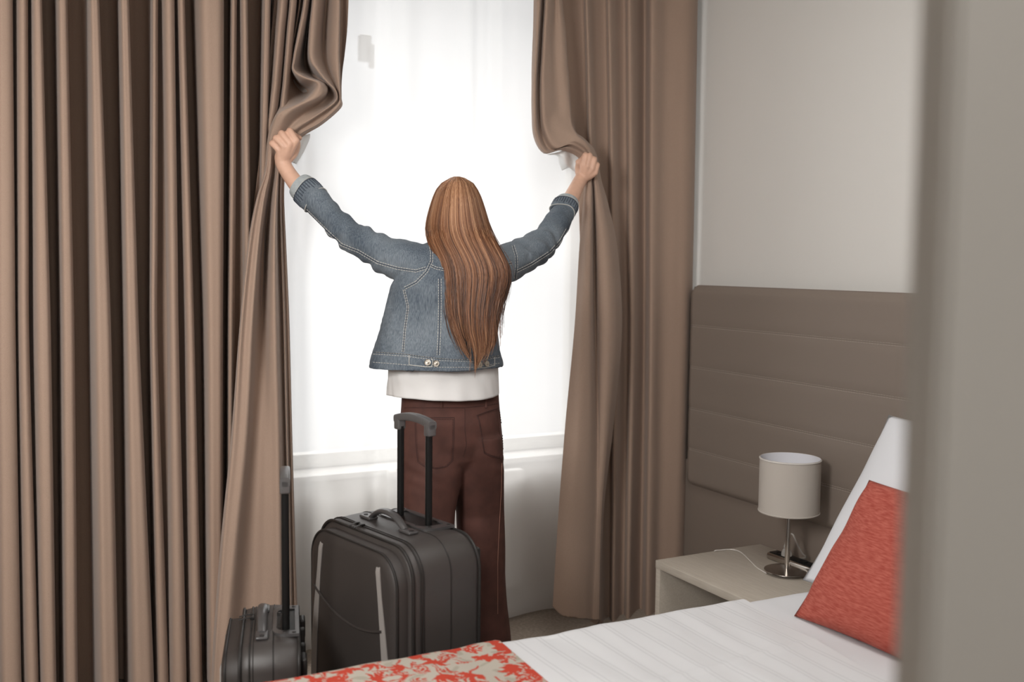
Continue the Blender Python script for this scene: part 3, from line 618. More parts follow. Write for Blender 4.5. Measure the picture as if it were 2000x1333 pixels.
# sheer
nx, nz = 260, 70; G = np.zeros((nz, nx, 3))
for i in range(nz):
    z = 2.56-(2.56-.02)*i/(nz-1)
    for j in range(nx):
        x = .91+(2.42-.91)*j/(nx-1)
        ph = 26*x+4*noise.noise(Vector((x*3, 0, 1)))+.5*noise.noise(Vector((x*2, z*.7, 4)))
        am_ = 1 if z < .62 else .45
        y = 3.505+am_*(.018*math.sin(ph)+.006*math.sin(2.3*ph+1))
        y -= .11*math.exp(-((z-1.70)/.22)**2)*math.exp(-((x-.97)/.10)**2)
        y -= .16*math.exp(-((z-1.72)/.20)**2)*math.exp(-((x-2.02)/.10)**2)
        G[i, j] = (x, y, z)
sh_ = gridmesh('sheer_curtain', G, m_sheer); tag(sh_, 'translucent white sheer curtain hanging in front of the whole window', 'curtain')
m_sheerd = mat('sheer_bunched', (.80, .80, .79), .9)
def fold(rows):       # bunched voile edge caught in the hand together with the curtain
    G = np.array([[on(px, py, 1, yw) for px, py, yw in r] for r in rows]); D = crspline(crspline(G, 6, 1), 6, 0)
    o = gridmesh('gathered_fold', D, m_sheerd, sh_); o.modifiers.new('s', 'SOLIDIFY').thickness = .001
fold([[(1068, 302, 3.27), (1092, 297, 3.26), (1112, 288, 3.25), (1130, 298, 3.25)], [(1088, 304, 3.30), (1100, 306, 3.24), (1116, 304, 3.27), (1134, 308, 3.25)],
      [(1092, 318, 3.33), (1106, 322, 3.26), (1120, 320, 3.29), (1136, 316, 3.25)], [(1098, 333, 3.34), (1112, 328, 3.29), (1126, 338, 3.28), (1138, 326, 3.25)]])
fold([[(606, 262, 3.40), (596, 264, 3.37), (586, 268, 3.34), (577, 272, 3.32)], [(604, 274, 3.41), (594, 280, 3.36), (586, 280, 3.35), (577, 282, 3.32)],
      [(592, 300, 3.42), (586, 300, 3.37), (580, 298, 3.36), (572, 298, 3.33)], [(580, 322, 3.43), (577, 320, 3.38), (572, 318, 3.37), (565, 316, 3.34)]])
tr = MB()
for y in (3.40, 3.51): tr.box(((X0+X1)/2, y, ZC-.012), (X1-X0-.06, .02, .024))
struct('trim_2', tr, m_white)

# ------------------------------------------------------------------ person
KA, KB = .783, .216
def ringpx(y, Lx, Rx, Z, k=.62, n=36, dy=0, pw=1.0, tilt=0.):
    c = P((Lx+Rx)/2, y, Z); half = (Rx-Lx)/2*Z/FP; a = half/math.sqrt(KA+KB*k*k); bb = a*k
    out = []
    for j in range(n):
        t = 2*math.pi*j/n; cs, sn = math.cos(t), math.sin(t)
        out.append((c[0]+a*math.copysign(abs(cs)**pw, cs), c[1]+dy+bb*math.copysign(abs(sn)**pw, sn), c[2]+tilt*a*cs))
    return out
def limb(mb, pts, n=20):
    """pts: (px,py,Z,r) rounded chain"""
    Q = np.array([[*P(a, b_, c), d] for a, b_, c, d in pts]); Q = crspline(Q, 5)
    p = [q[:3] for q in Q]; r = [q[3] for q in Q]
    t0 = (p[0]-p[1]); t0 /= np.linalg.norm(t0); t1 = p[-1]-p[-2]; t1 /= np.linalg.norm(t1)
    pre = [(p[0]+t0*r[0]*s_, r[0]*c_) for s_, c_ in ((.98, .15), (.8, .6), (.45, .89))]; post = [(p[-1]+t1*r[-1]*s_, r[-1]*c_) for s_, c_ in ((.45, .89), (.8, .6), (.98, .15))]
    return mb.tube([a for a, _ in pre]+p+[a for a, _ in post], [b_ for _, b_ in pre]+r+[b_ for _, b_ in post], n)
LARM = [(815, 512, 3.13, .052), (745, 493, 3.165, .041), (680, 457, 3.205, .034), (636, 415, 3.24, .033), (600, 383, 3.265, .031), (573, 352, 3.28, .026), (554, 322, 3.288, .0245), (552, 308, 3.285, .026)]
RARM = [(985, 515, 3.28, .052), (1035, 490, 3.405, .041), (1074, 462, 3.515, .034), (1093, 430, 3.575, .033), (1112, 396, 3.64, .031), (1124, 370, 3.68, .026), (1136, 348, 3.715, .0245), (1143, 338, 3.715, .026)]
person = empty('person', tuple(np.append(P(880, 1373, 3.25)[:2], 0)))
tag(person, 'woman seen from behind with long red hair, denim jacket and brown trousers opening the curtains', 'person')
def build_body():
    b = MB()
    # torso
    rows = [(890, 815, 955, 3.21, .45), (860, 802, 963, 3.2, .58), (800, 805, 965, 3.19, .68), (740, 815, 958, 3.19, .66), (680, 812, 955, 3.19, .66), (620, 800, 962, 3.19, .64), (570, 795, 975, 3.19, .6), (530, 795, 985, 3.19, .55), (505, 805, 978, 3.19, .5), (485, 835, 955, 3.19, .55)]
    b.loft([ringpx(y, l, r, Z, k, 28) for y, l, r, Z, k in rows])
    # neck + head
    b.loft([ringpx(y, l, r, Z, k, 24, dy) for y, l, r, Z, k, dy in [(500, 865, 930, 3.19, 1, 0), (470, 868, 926, 3.19, 1, .005), (440, 866, 926, 3.19, 1.1, .01)]])
    hc = P(892, 424, 3.19); rings = []
    for k in range(1, 16):
        t = math.pi*k/16; z = math.cos(t); s_ = math.sin(t); wd = .066*s_*(1-.16*max(0, -z)); dp = .088*s_
        rings.append([(hc[0]+wd*math.cos(a), hc[1]+.012*(1 if z < 0 else 0)*(-z)+dp*math.sin(a), hc[2]+.107*z) for a in np.linspace(0, 2*math.pi, 25)[:-1]])
    b.loft(rings[::-1])
    def blob(c, rr):
        rg = []
        for k in range(1, 8):
            t = math.pi*k/8; rg.append([(c[0]+rr[0]*math.sin(t)*math.cos(a), c[1]+rr[1]*math.sin(t)*math.sin(a), c[2]-rr[2]*math.cos(t)) for a in np.linspace(0, 2*math.pi, 13)[:-1]])
        b.loft(rg)
    blob((hc[0], hc[1]+.098, hc[2]-.022), (.011, .018, .022)); blob((hc[0], hc[1]+.090, hc[2]-.030), (.016, .012, .009))     # nose
    blob((hc[0], hc[1]+.088, hc[2]-.058), (.022, .010, .005)); blob((hc[0], hc[1]+.087, hc[2]-.068), (.019, .010, .006))     # lips
    blob((hc[0], hc[1]+.083, hc[2]-.093), (.022, .018, .014))                                                               # chin
    for s_ in (-1, 1):
        blob((hc[0]+s_*.074, hc[1]+.005, hc[2]-.01), (.008, .016, .028)); blob((hc[0]+s_*.03, hc[1]+.082, hc[2]+.014), (.020, .010, .006))
    limb(b, LARM); limb(b, RARM)
    # legs
    for lg in ([(846, 880, 3.18, .066), (836, 1050, 3.15, .058), (838, 1120, 3.15, .050), (838, 1200, 3.16, .048), (838, 1330, 3.17, .034), (838, 1392, 3.18, .036)],
               [(926, 880, 3.22, .066), (938, 1050, 3.28, .056), (938, 1120, 3.29, .050), (942, 1200, 3.30, .048), (944, 1310, 3.31, .034), (944, 1372, 3.32, .036)]):
        limb(b, lg)
        fx = P(*lg[-1][:3]); foot = [(fx[0], fx[1]-.03, .045, .034), (fx[0], fx[1]+.04, .045, .036), (fx[0], fx[1]+.11, .030, .036), (fx[0], fx[1]+.17, .026, .027)]
        b.tube([q[:3] for q in foot], [q[3] for q in foot], 14)
        b.tube([fx+np.array([0, 0, .03]), (fx[0], fx[1], .05)], [.036, .036], 14)
    # hands
    def chain(pts, n=12): limb(b, pts, n)
    # left fist
    MC = [(578, 275, 3.258), (566, 281, 3.252), (555, 287, 3.254), (545, 294, 3.262)]
    PI_ = [(566, 256, 3.262), (550, 261, 3.256), (539, 270, 3.258), (531, 280, 3.266)]
    for (m_, p_, r_) in zip(MC, PI_, (.0108, .0108, .0102, .0094)):
        chain([(552, 316, 3.285, .018), ((552+m_[0])/2, (316+m_[1])/2, (3.285+m_[2])/2, .016), (*m_, r_*1.12)])
        chain([(*m_, r_*1.1), ((m_[0]+p_[0])/2, (m_[1]+p_[1])/2, m_[2]-.002, r_), (*p_, r_*1.05), (p_[0]+3, p_[1]+3, p_[2]+.024, r_*.95), (p_[0]+10, p_[1]+9, p_[2]+.045, r_*.9), (p_[0]+19, p_[1]+14, p_[2]+.042, r_*.82)])
    chain([(561, 312, 3.290, .016), (573, 300, 3.298, .015), (580, 284, 3.312, .012), (578, 268, 3.325, .0105)])
    chain([(552, 312, 3.285, .022), (560, 296, 3.275, .022)])
    # right fist
    MC = [(1138, 322, 3.688), (1148, 325, 3.680), (1157, 330, 3.682), (1163, 338, 3.690)]
    PI_ = [(1143, 303, 3.690), (1152, 304, 3.682), (1161, 311, 3.685), (1167, 322, 3.692)]
    for (m_, p_, r_) in zip(MC, PI_, (.0100, .0100, .0096, .0088)):
        chain([(1142, 346, 3.712, .018), ((1142+m_[0])/2, (346+m_[1])/2, (3.712+m_[2])/2, .016), (*m_, r_*1.12)])
        chain([(*m_, r_*1.1), ((m_[0]+p_[0])/2, (m_[1]+p_[1])/2, m_[2]-.002, r_), (*p_, r_*1.05), (p_[0]-2, p_[1]+3, p_[2]+.024, r_*.95), (p_[0]-8, p_[1]+9, p_[2]+.045, r_*.9), (p_[0]-15, p_[1]+13, p_[2]+.042, r_*.82)])
    chain([(1135, 344, 3.718, .016), (1131, 336, 3.722, .015), (1130, 324, 3.735, .0125), (1134, 312, 3.75, .010)])
    chain([(1142, 344, 3.712, .022), (1148, 334, 3.70, .022)])
    me = remesh(b, .0034, 'body', 1)
    return rel(link(me, 'body', m_skin), person)
body = build_body()
hc = P(892, 424, 3.19)
for s_ in (-1, 1):
    rel(MB().lathe((0, 0, 0), [(.001, -.012), (.007, -.0098), (.0115, -.004), (.0115, .004), (.007, .0098), (.001, .012)], 16, True).build('eye', m_white), person).location = (hc[0]+s_*.03, hc[1]+.0805, hc[2]+.004)
for s_, x, y in ((0, 838, 3.18), (1, 944, 3.32)):
    fx = P(838, 1392, 3.18) if s_ == 0 else P(944, 1372, 3.32)
    b = MB(); rg = []
    for yy_, wd, z1 in ((-.075, .020, .05), (-.068, .034, .075), (-.03, .040, .09), (.03, .042, .088), (.08, .047, .066), (.13, .048, .055), (.17, .040, .046), (.20, .022, .036)):
        rg.append([(fx[0]+wd*math.cos(a)*(1 if math.sin(a) > 0 else 1.05), fx[1]+yy_, max(.003, .02+(z1-.02)*math.sin(a) if math.sin(a) > 0 else .02+.02*math.sin(a))) for a in np.linspace(0, 2*math.pi, 25)[:-1]])
    rel(b.loft(rg).build('shoe', mat('shoe_leather', (.45, .43, .40), .6) if s_ == 0 else bpy.data.materials['shoe_leather']), person)

# trousers
def trousers():
    b = MB()
    def legring(y, l, r, Z, k=.95): return ringpx(y, l, r, Z, k, 40)
    b.loft([ringpx(y, l, r, Z, k, 44) for y, l, r, Z, k in [(768, 789, 974, 3.20, .66), (785, 788, 975, 3.20, .67), (820, 785, 979, 3.20, .72), (860, 783, 982, 3.20, .70), (890, 784, 983, 3.205, .64), (912, 792, 976, 3.21, .52), (935, 820, 950, 3.21, .40)]])
    b.loft([legring(y, l, r, Z, k) for y, l, r, Z, k in [(850, 788, 915, 3.18, 1.10), (880, 784, 912, 3.175, 1.14), (915, 784, 907, 3.165, 1.10), (955, 784, 897, 3.155, 1.0), (1000, 785, 889, 3.15, .95), (1060, 786, 887, 3.15, .95), (1120, 786, 886, 3.15, .98), (1200, 783, 887, 3.16, 1.0), (1300, 780, 890, 3.17, 1.05), (1398, 776, 893, 3.18, 1.1)]])
    b.loft([legring(y, l, r, Z, k) for y, l, r, Z, k in [(850, 868, 980, 3.205, 1.10), (880, 872, 983, 3.212, 1.16), (915, 877, 984, 3.225, 1.14), (955, 884, 984, 3.245, 1.04), (1000, 891, 985, 3.27, .95), (1060, 893, 986, 3.28, .95), (1120, 893, 987, 3.285, .98), (1190, 893, 991, 3.295, 1.0), (1240, 893, 996, 3.30, 1.02), (1300, 893, 1001, 3.31, 1.05), (1378, 890, 1008, 3.32, 1.1)]])
    me = remesh(b, .006, 'trousers', 4)
    me.update()
    for v in me.vertices:
        x, y, z = v.co; n = v.normal
        low = max(0, min(1, (.95-z)/.5))
        d = .0045*low*noise.noise(Vector((x*22, y*22, z*1.8)))+.004*noise.noise(Vector((x*9, y*9, z*5)))+.003*math.exp(-((z-.80)/.06)**2)*math.sin(z*150+x*60)*noise.noise(Vector((x*8, y*8, z*4)))
        v.co += n*d
    return me
mt = trousers(); tr_o = rel(link(mt, 'trousers', m_trou), person); bt = bvh_of(mt)
def strip(bv, pts, r, name, m, parent, off=.0008, step=4, closed=False, flat=1.0):
    h = castline(bv, pts, off, step)
    if len(h) < 3: return None
    o = MB().tube([tuple(p) for p, _ in h], r, 6).build(name, m); rel_to(o, parent); return o
def rel_to(o, parent):
    o.parent = parent; return o
def stitches(bv, pts, name, m, parent, r=.0011, ln=3.0, gap=2.2, off=.0012):
    tot = []; b = MB()
    for (x0, y0), (x1, y1) in zip(pts[:-1], pts[1:]):
        L_ = math.hypot(x1-x0, y1-y0); k = 0.
        while k < L_:
            a = cast(bv, x0+(x1-x0)*k/L_, y0+(y1-y0)*k/L_, off); k2 = min(k+ln, L_); c = cast(bv, x0+(x1-x0)*k2/L_, y0+(y1-y0)*k2/L_, off)
            if a and c and (a[0]-c[0]).length < .02: b.tube([tuple(a[0]), tuple(c[0])], r, 5)
            k += ln+gap
    if b.v: o = b.build(name, m); rel_to(o, parent); o['kind'] = 'stuff'
def double(pts, d):
    out = []
    for i, p in enumerate(pts):
        a = pts[max(0, i-1)]; c = pts[min(len(pts)-1, i+1)]; tx, ty = c[0]-a[0], c[1]-a[1]; l = math.hypot(tx, ty) or 1
        out.append((p[0]-ty/l*d, p[1]+tx/l*d))
    return out
for pts in ([(790, 797), (840, 797), (880, 797), (908, 797), (945, 793), (976, 788)], [(908, 797), (908, 840), (911, 868), (905, 893)], ):
    strip(bt, pts, .0014, 'seam', m_trou2, tr_o, 0)
for pts in ([(810, 817), (887, 816), (886, 870), (884, 900), (872, 912), (853, 916), (829, 912), (816, 903), (812, 870), (810, 817)],
            [(931, 812), (952, 804), (976, 797), (982, 840), (984, 882), (978, 896), (960, 892), (946, 886), (940, 850), (935, 822), (931, 812)]):
    h = [p for p in pts]
    # pocket: a raised patch outline with stitches
    strip(bt, pts, .0016, 'pocket_edge', m_trou2, tr_o, .0002)
    cxp = sum(p[0] for p in pts[:-1])/(len(pts)-1); cyp = sum(p[1] for p in pts[:-1])/(len(pts)-1)
    stitches(bt, [(cxp+(p[0]-cxp)*.93, cyp+(p[1]-cyp)*.95) for p in pts], 'stitching', m_trou2, tr_o, .0009, 3, 2)
for x in (862, 948):
    strip(bt, [(x, 776), (x+1, 797)], .004, 'belt_loop', m_trou, tr_o, .001, 3)
strip(bt, [(984-4, 905), (979, 960), (975, 1030), (972, 1100), (972, 1200)], .0012, 'seam', mat('side_seam_highlight', (.30, .15, .11), .6), tr_o, .0)  # side seam in a paler colour that paints in the highlight along it

# t-shirt
rg = []
for y, l, r, Z, k, tl in [(640, 768, 962, 3.19, .66, 0), (690, 766, 966, 3.19, .70, 0), (712, 764, 970, 3.19, .74, 0), (735, 763, 972, 3.19, .76, 0), (752, 762, 973, 3.195, .78, 0), (771, 762, 973, 3.195, .78, 0)]:
    rg.append(ringpx(y, l, r, Z, k, 120))
RG = crspline(np.array(rg), 6)
for i in range(RG.shape[0]):
    for j in range(RG.shape[1]):
        p = RG[i, j]; t = i/RG.shape[0]; a = 2*math.pi*j/120; d = .006*t*noise.noise(Vector((a*3.0, p[2]*5, 2)))+.003*noise.noise(Vector((a*5+p[2]*14, p[2]*12, 5)))
        RG[i, j, 0] += d*math.cos(a); RG[i, j, 1] += d*math.sin(a); RG[i, j, 2] += .008*t*math.sin(a*2+1)*.6
RG = np.concatenate([RG, RG[:, :1]], 1)
ts = gridmesh('t_shirt', RG, m_tshirt); rel(ts, person); md = ts.modifiers.new('s', 'SOLIDIFY'); md.thickness = .003

# denim jacket
def jacket():
    b = MB()
    rows = [(716, 722, 982, 3.185, .78), (690, 727, 976, 3.185, .76), (650, 742, 974, 3.185, .72), (600, 757, 984, 3.185, .68), (560, 770, 996, 3.185, .66), (530, 787, 1002, 3.185, .60), (505, 800, 998, 3.185, .56), (485, 818, 978, 3.185, .52), (470, 842, 948, 3.185, .60), (456, 850, 938, 3.185, .70)]
    b.loft([ringpx(y, l, r, Z, k, 48) for y, l, r, Z, k in rows])
    limb(b, [(835, 518, 3.145, .060), (800, 512, 3.14, .063), (760, 500, 3.155, .059), (722, 482, 3.17, .053), (688, 462, 3.195, .048), (660, 438, 3.215, .0455), (636, 413, 3.235, .0445), (612, 388, 3.255, .044), (604, 380, 3.262, .0435)], 24)
    limb(b, [(965, 518, 3.24, .060), (992, 513, 3.29, .062), (1020, 498, 3.35, .058), (1048, 482, 3.42, .053), (1070, 465, 3.49, .048), (1084, 444, 3.54, .045), (1095, 424, 3.585, .043), (1102, 411, 3.615, .042)], 24)
    me = remesh(b, .0048, 'denim_jacket', 5); me.update()
    ls = [P(*q) for q in ((835, 518, 3.145), (690, 462, 3.195), (604, 380, 3.262))]; rs = [P(*q) for q in ((965, 518, 3.24), (1070, 465, 3.49), (1102, 411, 3.615))]
    nor = [v.normal.copy() for v in me.vertices]; cxm = P(852, 600, 3.185)[0]
    for v, n in zip(me.vertices, nor):
        p = np.array(v.co); d = 0
        for ss, side in ((ls, -1), (rs, 1)):
            best = None; acc = 0; tot = np.linalg.norm(ss[1]-ss[0])+np.linalg.norm(ss[2]-ss[1])
            for a, c in zip(ss[:-1], ss[1:]):
                L_ = np.linalg.norm(c-a); t = float(np.dot(p-a, c-a)/L_**2); tc_ = min(1, max(0, t)); dist = np.linalg.norm(p-(a+(c-a)*tc_))
                if best is None or dist < best[0]: best = (dist, (acc+tc_*L_)/tot)
                acc += L_
            if best[0] < .09 and best[1] > .22:
                t = best[1]; wv = math.sin(t*tot*78+5*noise.noise(Vector(p*8))+p[2]*30)
                amp = .0058*(math.exp(-((t-.55)/.22)**2)+.5*math.exp(-((t-.30)/.1)**2))+.0008
                d += amp*wv*(.6+.8*noise.noise(Vector(p*14)))
        d += .0075*noise.noise(Vector((p[0]*9, p[1]*9, p[2]*6)))+.0028*(noise.noise(Vector((p[0]*26, p[1]*26, p[2]*11)))+.6*noise.noise(Vector((p[0]*50, p[1]*50, p[2]*70))))
        v.co += n*d
    # open the front, the hem and the cuffs
    bm = bmesh.new(); bm.from_mesh(me); kill = []; zl = float(P(850, 716, 3.185)[2]); zn = float(P(890, 462, 3.185)[2]); ncx = float(P(890, 462, 3.185)[0])
    le, ld = Vector(P(604, 380, 3.262)), Vector(P(604, 380, 3.262)-P(636, 413, 3.235)).normalized(); re_, rd = Vector(P(1102, 411, 3.615)), Vector(P(1102, 411, 3.615)-P(1084, 444, 3.54)).normalized()
    cy = float(P(850, 600, 3.185)[1])
    for f in bm.faces:
        c = f.calc_center_median()
        if c.z < zl+.003 and f.normal.z < -.5: kill.append(f); continue
        if c.z > zn and abs(c.x-ncx) < .16: kill.append(f); continue
        if (c-le).dot(ld) > 0 and (c-le).length < .1: kill.append(f); continue
        if (c-re_).dot(rd) > 0 and (c-re_).length < .1: kill.append(f); continue
        if c.y > cy+.05 and abs(c.x-(cxm+.02)) < .055 and c.z < zn: kill.append(f)
    bmesh.ops.delete(bm, geom=kill, context='FACES'); bm.to_mesh(me); bm.free(); return me
mj = jacket(); jk = rel(link(mj, 'denim_jacket', m_denim), person); bj = bvh_of(mj)
md = jk.modifiers.new('s', 'SOLIDIFY'); md.thickness = .0025; md.offset = -1
def seam(pts, d=2.2, dark=True):
    if dark: strip(bj, pts, .0011, 'seam', m_dseam, jk, .0)
    for s_ in (-d, d): stitches(bj, double(pts, s_), 'stitching', m_stitch, jk, .0011, 3.6, 1.6, .0006)
seam([(840, 478), (843, 493), (843, 510), (834, 530), (813, 552), (791, 563)])
seam([(832, 524), (812, 530), (775, 524), (737, 513), (700, 491), (684, 485), (667, 478), (650, 462), (637, 450), (615, 428), (595, 408)])
seam([(789, 566), (797, 600), (791, 643), (787, 688)], 1.6)
seam([(859, 545), (859, 601), (858, 650), (856, 694)], 2.6)
seam([(843, 520), (852, 524), (866, 527), (900, 529), (950, 526), (1000, 514)], 2)
seam([(1002, 480), (1008, 500), (1009, 520), (1006, 545)])
seam([(1010, 530), (1038, 516), (1075, 492), (1095, 470), (1108, 447)])
seam([(950, 570), (952, 620), (954, 690)], 1.6)
seam([(724, 688), (757, 690), (790, 692), (825, 697), (858, 701), (890, 703), (921, 703), (950, 700), (979, 694)], 0, True)
stitches(bj, [(724, 692), (790, 696), (858, 705), (921, 707), (979, 698)], 'stitching', m_stitch, jk, .0009, 3.2, 2, .0006)
stitches(bj, [(724, 708), (757, 710), (790, 713), (858, 718), (921, 718), (975, 710)], 'stitching', m_stitch, jk, .0009, 3.2, 2, .0006)
strip(bj, [(799, 694), (799, 713), (830, 717), (842, 717), (845, 712), (845, 703), (842, 701)], .0013, 'tab_edge', m_stitch, jk, .0006, 3)
strip(bj, [(966, 698), (966, 714), (945, 719), (932, 719), (930, 708), (933, 704)], .0013, 'tab_edge', m_stitch, jk, .0006, 3)
for px, py in ((835, 709), (851.5, 711), (936, 713), (950, 711)):
    h = cast(bj, px, py, .001)
    if not h: continue
    p, n = h; n = Vector(n).normalized(); a = n.orthogonal().normalized(); c = n.cross(a); rg = []
    for r_, z_ in ((.0098, 0), (.0100, .002), (.0088, .0035), (.006, .0028), (.0035, .0038), (.0005, .0042)):
        rg.append([tuple(p+a*(r_*math.cos(t))+c*(r_*math.sin(t))+n*z_) for t in np.linspace(0, 2*math.pi, 21)[:-1]])
    rel_to(MB().loft(rg).build('button', m_button), jk)
# turned-back cuffs
def cuff(c, dr, r, wd, pts_flare):
    dr = Vector(dr).normalized(); a = dr.orthogonal().normalized(); b_ = dr.cross(a); n = 64
    def rr(r0, s, wv=0): return [tuple(Vector(c)+dr*s*(1+0)+a*((r0+wv*math.sin(3*t+1))*math.cos(t))+b_*((r0+wv*math.sin(3*t+1))*math.sin(t))+dr*(wv*1.4*math.sin(2*t))) for t in np.linspace(0, 2*math.pi, n+1)[:-1]]
    o = MB().loft([rr(r*1.02, -wd*.55, .003), rr(r*1.12, -wd*.50, .004), rr(r*1.17, -wd*.2, .004), rr(r*1.17, wd*.25, .003), rr(r*1.15, wd*.42, .002)], False).build('cuff', m_denim)
    rel_to(o, jk)
    o2 = MB().loft([rr(r*1.15, wd*.42, .002), rr(r*1.10, wd*.75, .002), rr(r*1.04, wd*.9, .001), rr(r*.99, wd*.86, 0), rr(r*.98, wd*.3, 0), rr(r*.96, -wd*.3, 0)], False).build('cuff_lining', m_denlin); rel_to(o2, jk)
    bb = MB()
    for k in range(n//2):   # puckered dark seam ticks
        t = 2*math.pi*k/(n/2); v = a*math.cos(t)+b_*math.sin(t)
        for s0, s1 in ((.40, -.10-.08*(k % 3)),): bb.tube([tuple(Vector(c)+dr*wd*s0+v*(r*1.175+.003*math.sin(3*t+1))), tuple(Vector(c)+dr*wd*s1+v*(r*1.185+.003*math.sin(3*t+1)))], .0014, 5)
    bb.tube(rr(r*1.18, wd*.40, .002), .0014, 5, closed=True); 
    rel_to(bb.build('seam', m_dseam), jk)
    b2 = MB(); b2.tube(rr(r*1.16, -wd*.50, .004), .0016, 5, closed=True); b2.tube(rr(r*1.165, wd*.45, .003), .0011, 5, closed=True); rel_to(b2.build('stitching', m_stitch), jk)
cuff(P(606, 382, 3.262), P(573, 350, 3.28)-P(612, 388, 3.255), .0400, .058, None)
cuff(P(1102, 409, 3.615), P(1124, 370, 3.68)-P(1095, 424, 3.585), .0385, .045, None)
# collar
b = MB(); ccn = P(893, 462, 3.185)
rg = []
for s_, z_ in ((.055, -.01), (.066, .022), (.062, .045), (.052, .030)):
    rg.append([(ccn[0]+s_*math.cos(t)*1.15, ccn[1]+.005+s_*math.sin(t), ccn[2]+z_) for t in np.linspace(math.pi*.62, math.pi*2.38, 40)])
RGc = np.array(rg); o = gridmesh('collar', crspline(RGc, 4, 0), m_denim); rel_to(o, jk); o.modifiers.new('s', 'SOLIDIFY').thickness = .003

# hair
YH = [344.5, 348, 358, 370, 385, 400, 420, 445, 470, 500, 530, 560, 605, 645, 675, 695, 714]
LH = [890, 878, 862, 852, 845, 840, 834, 829, 832, 850, 860, 863, 870, 879, 895, 909, 924]
RH = [894, 909, 924, 932, 939, 944, 950, 957, 968, 985, 998, 992, 977, 971, 970, 958, 934]
ZB = [3.16, 3.135, 3.12, 3.105, 3.092, 3.085, 3.08, 3.075, 3.065, 3.05, 3.04, 3.035, 3.03, 3.03, 3.03, 3.03, 3.03]   # back surface (camera side)
ZF = [3.20, 3.24, 3.26, 3.27, 3.27, 3.27, 3.26, 3.24, 3.17, 3.12, 3.10, 3.09, 3.08, 3.075, 3.07, 3.06, 3.05]
YT = np.arange(340, 740, 2.0); TAB = []
for A_ in (LH, RH, ZB, ZF):
    v = np.interp(YT, YH, A_); w_ = np.clip((YT-400)/60, 0, 1); k_ = np.ones(19)/19; sm = np.convolve(np.pad(v, 9, 'edge'), k_, 'valid'); sm = np.convolve(np.pad(sm, 4, 'edge'), np.ones(9)/9, 'valid')
    w_ = w_*np.clip((714-YT)/30, 0, 1); TAB.append(v*(1-w_)+sm*w_)
def env(y): return [float(np.interp(y, YT, A_)) for A_ in TAB]
def hair():
    # solid mass under the strands
    rings = []
    for y in list(np.linspace(350, 655, 44)):
        l, r, zb, zf = env(y); l += 7+(y > 600)*5; r -= 7+(y > 600)*5; zb += .020 if y < 480 else .010; zc = (zb+zf)/2; hz = max(.004, (zf-zb)/2-.004); c = P((l+r)/2, y, zc)
        rings.append([tuple(c+CR*((r-l)/2*zc/FP*math.cos(t))+_f0*(hz*math.sin(t))) for t in np.linspace(0, 2*math.pi, 33)[:-1]])
    base = MB().loft(rings[::-1]).build('hair', m_hairb); rel(base, person)
    n_s = 3400; K = 26; V = np.zeros((n_s, K, 3, 3)); tone = np.zeros((n_s, K, 3)); keep = 0
    for q in range(n_s):
        side = rng.random() < .17
        s = rng.uniform(-1, 1)*1.0; s = math.copysign(abs(s)**.92, s)
        if side: s = math.copysign(1-.06*rng.random(), s)
        dep = rng.random()**1.6
        lock = noise.noise(Vector((s*5.5, .3, 1)))
        yend = 712-rng.random()**1.5*130-lock*60-max(0, -s-.3)*45-max(0, s-.55)*60*rng.random()-18*rng.random()
        if q % 23 == 0: yend -= 90*rng.random()
        y0 = 345+2.5*rng.random()
        w1, w2, w3 = rng.uniform(0, 6.28, 3); am = rng.uniform(.3, 1)
        clump = round(s*22)/22+.004*noise.noise(Vector((s*40, 0, 0)))
        tn = .44+.50*noise.noise(Vector((s*9, 2, 0)))+.35*noise.noise(Vector((s*31, 5, 0)))+rng.normal()*.17
        fly = rng.random() < .05; 
        for k in range(K):
            t = k/(K-1); y = y0+(yend-y0)*t**1.02
            l, r, zb, zf = env(y)
            sp = (s-.0)*(1-.5*0)+(clump-s)*.75*max(0, t-.35)
            sp += .035*noise.noise(Vector((s*3, y*.006, 7)))
            # strand hugs a half ellipse; sides reach forward
            spc = max(-1, min(1, sp)); wz = math.sqrt(max(0, 1-spc*spc)); zc = (zb+zf)/2*.35+zf*.65 if y < 460 else (zb+zf)/2
            Z = zc-(zc-zb)*wz+dep*.010
            if y < 365: Z = zc-(zc-zb)*wz
            px = (l+r)/2+(r-l)/2*sp+(1.6*math.sin(y*.016+w1)+.8*math.sin(y*.045+w2))*am*t
            if fly: px += (8*math.copysign(1, s))*t*t*rng.random()*.3+math.copysign(10, s)*t**3
            p = P(px, y, Z); rad = (.0013*(1-.75*t**3))*(.8+.3*dep)
            for c in range(3):
                a = 2.094*c+w3; V[q, k, c] = p+CR*(rad*math.cos(a))+CF*(rad*math.sin(a))
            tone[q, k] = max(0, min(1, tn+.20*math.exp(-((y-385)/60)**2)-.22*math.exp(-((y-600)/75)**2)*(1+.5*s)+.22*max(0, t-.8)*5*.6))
    idx = np.arange(n_s*K*3).reshape(n_s, K, 3); nxt = np.roll(idx, -1, axis=2)
    F = np.stack([idx[:, :-1], nxt[:, :-1], nxt[:, 1:], idx[:, 1:]], -1).reshape(-1, 4)
    me = bpy.data.meshes.new('hair_strands'); me.vertices.add(n_s*K*3); me.vertices.foreach_set('co', V.reshape(-1).astype(np.float32))
    me.loops.add(F.size); me.loops.foreach_set('vertex_index', F.reshape(-1).astype(np.int32)); me.polygons.add(len(F)); me.polygons.foreach_set('loop_start', np.arange(0, F.size, 4, dtype=np.int32)); me.update(calc_edges=True)
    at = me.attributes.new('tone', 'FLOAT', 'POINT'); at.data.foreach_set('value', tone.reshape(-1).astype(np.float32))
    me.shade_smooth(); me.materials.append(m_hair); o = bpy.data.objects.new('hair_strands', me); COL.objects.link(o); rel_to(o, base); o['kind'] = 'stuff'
hair()

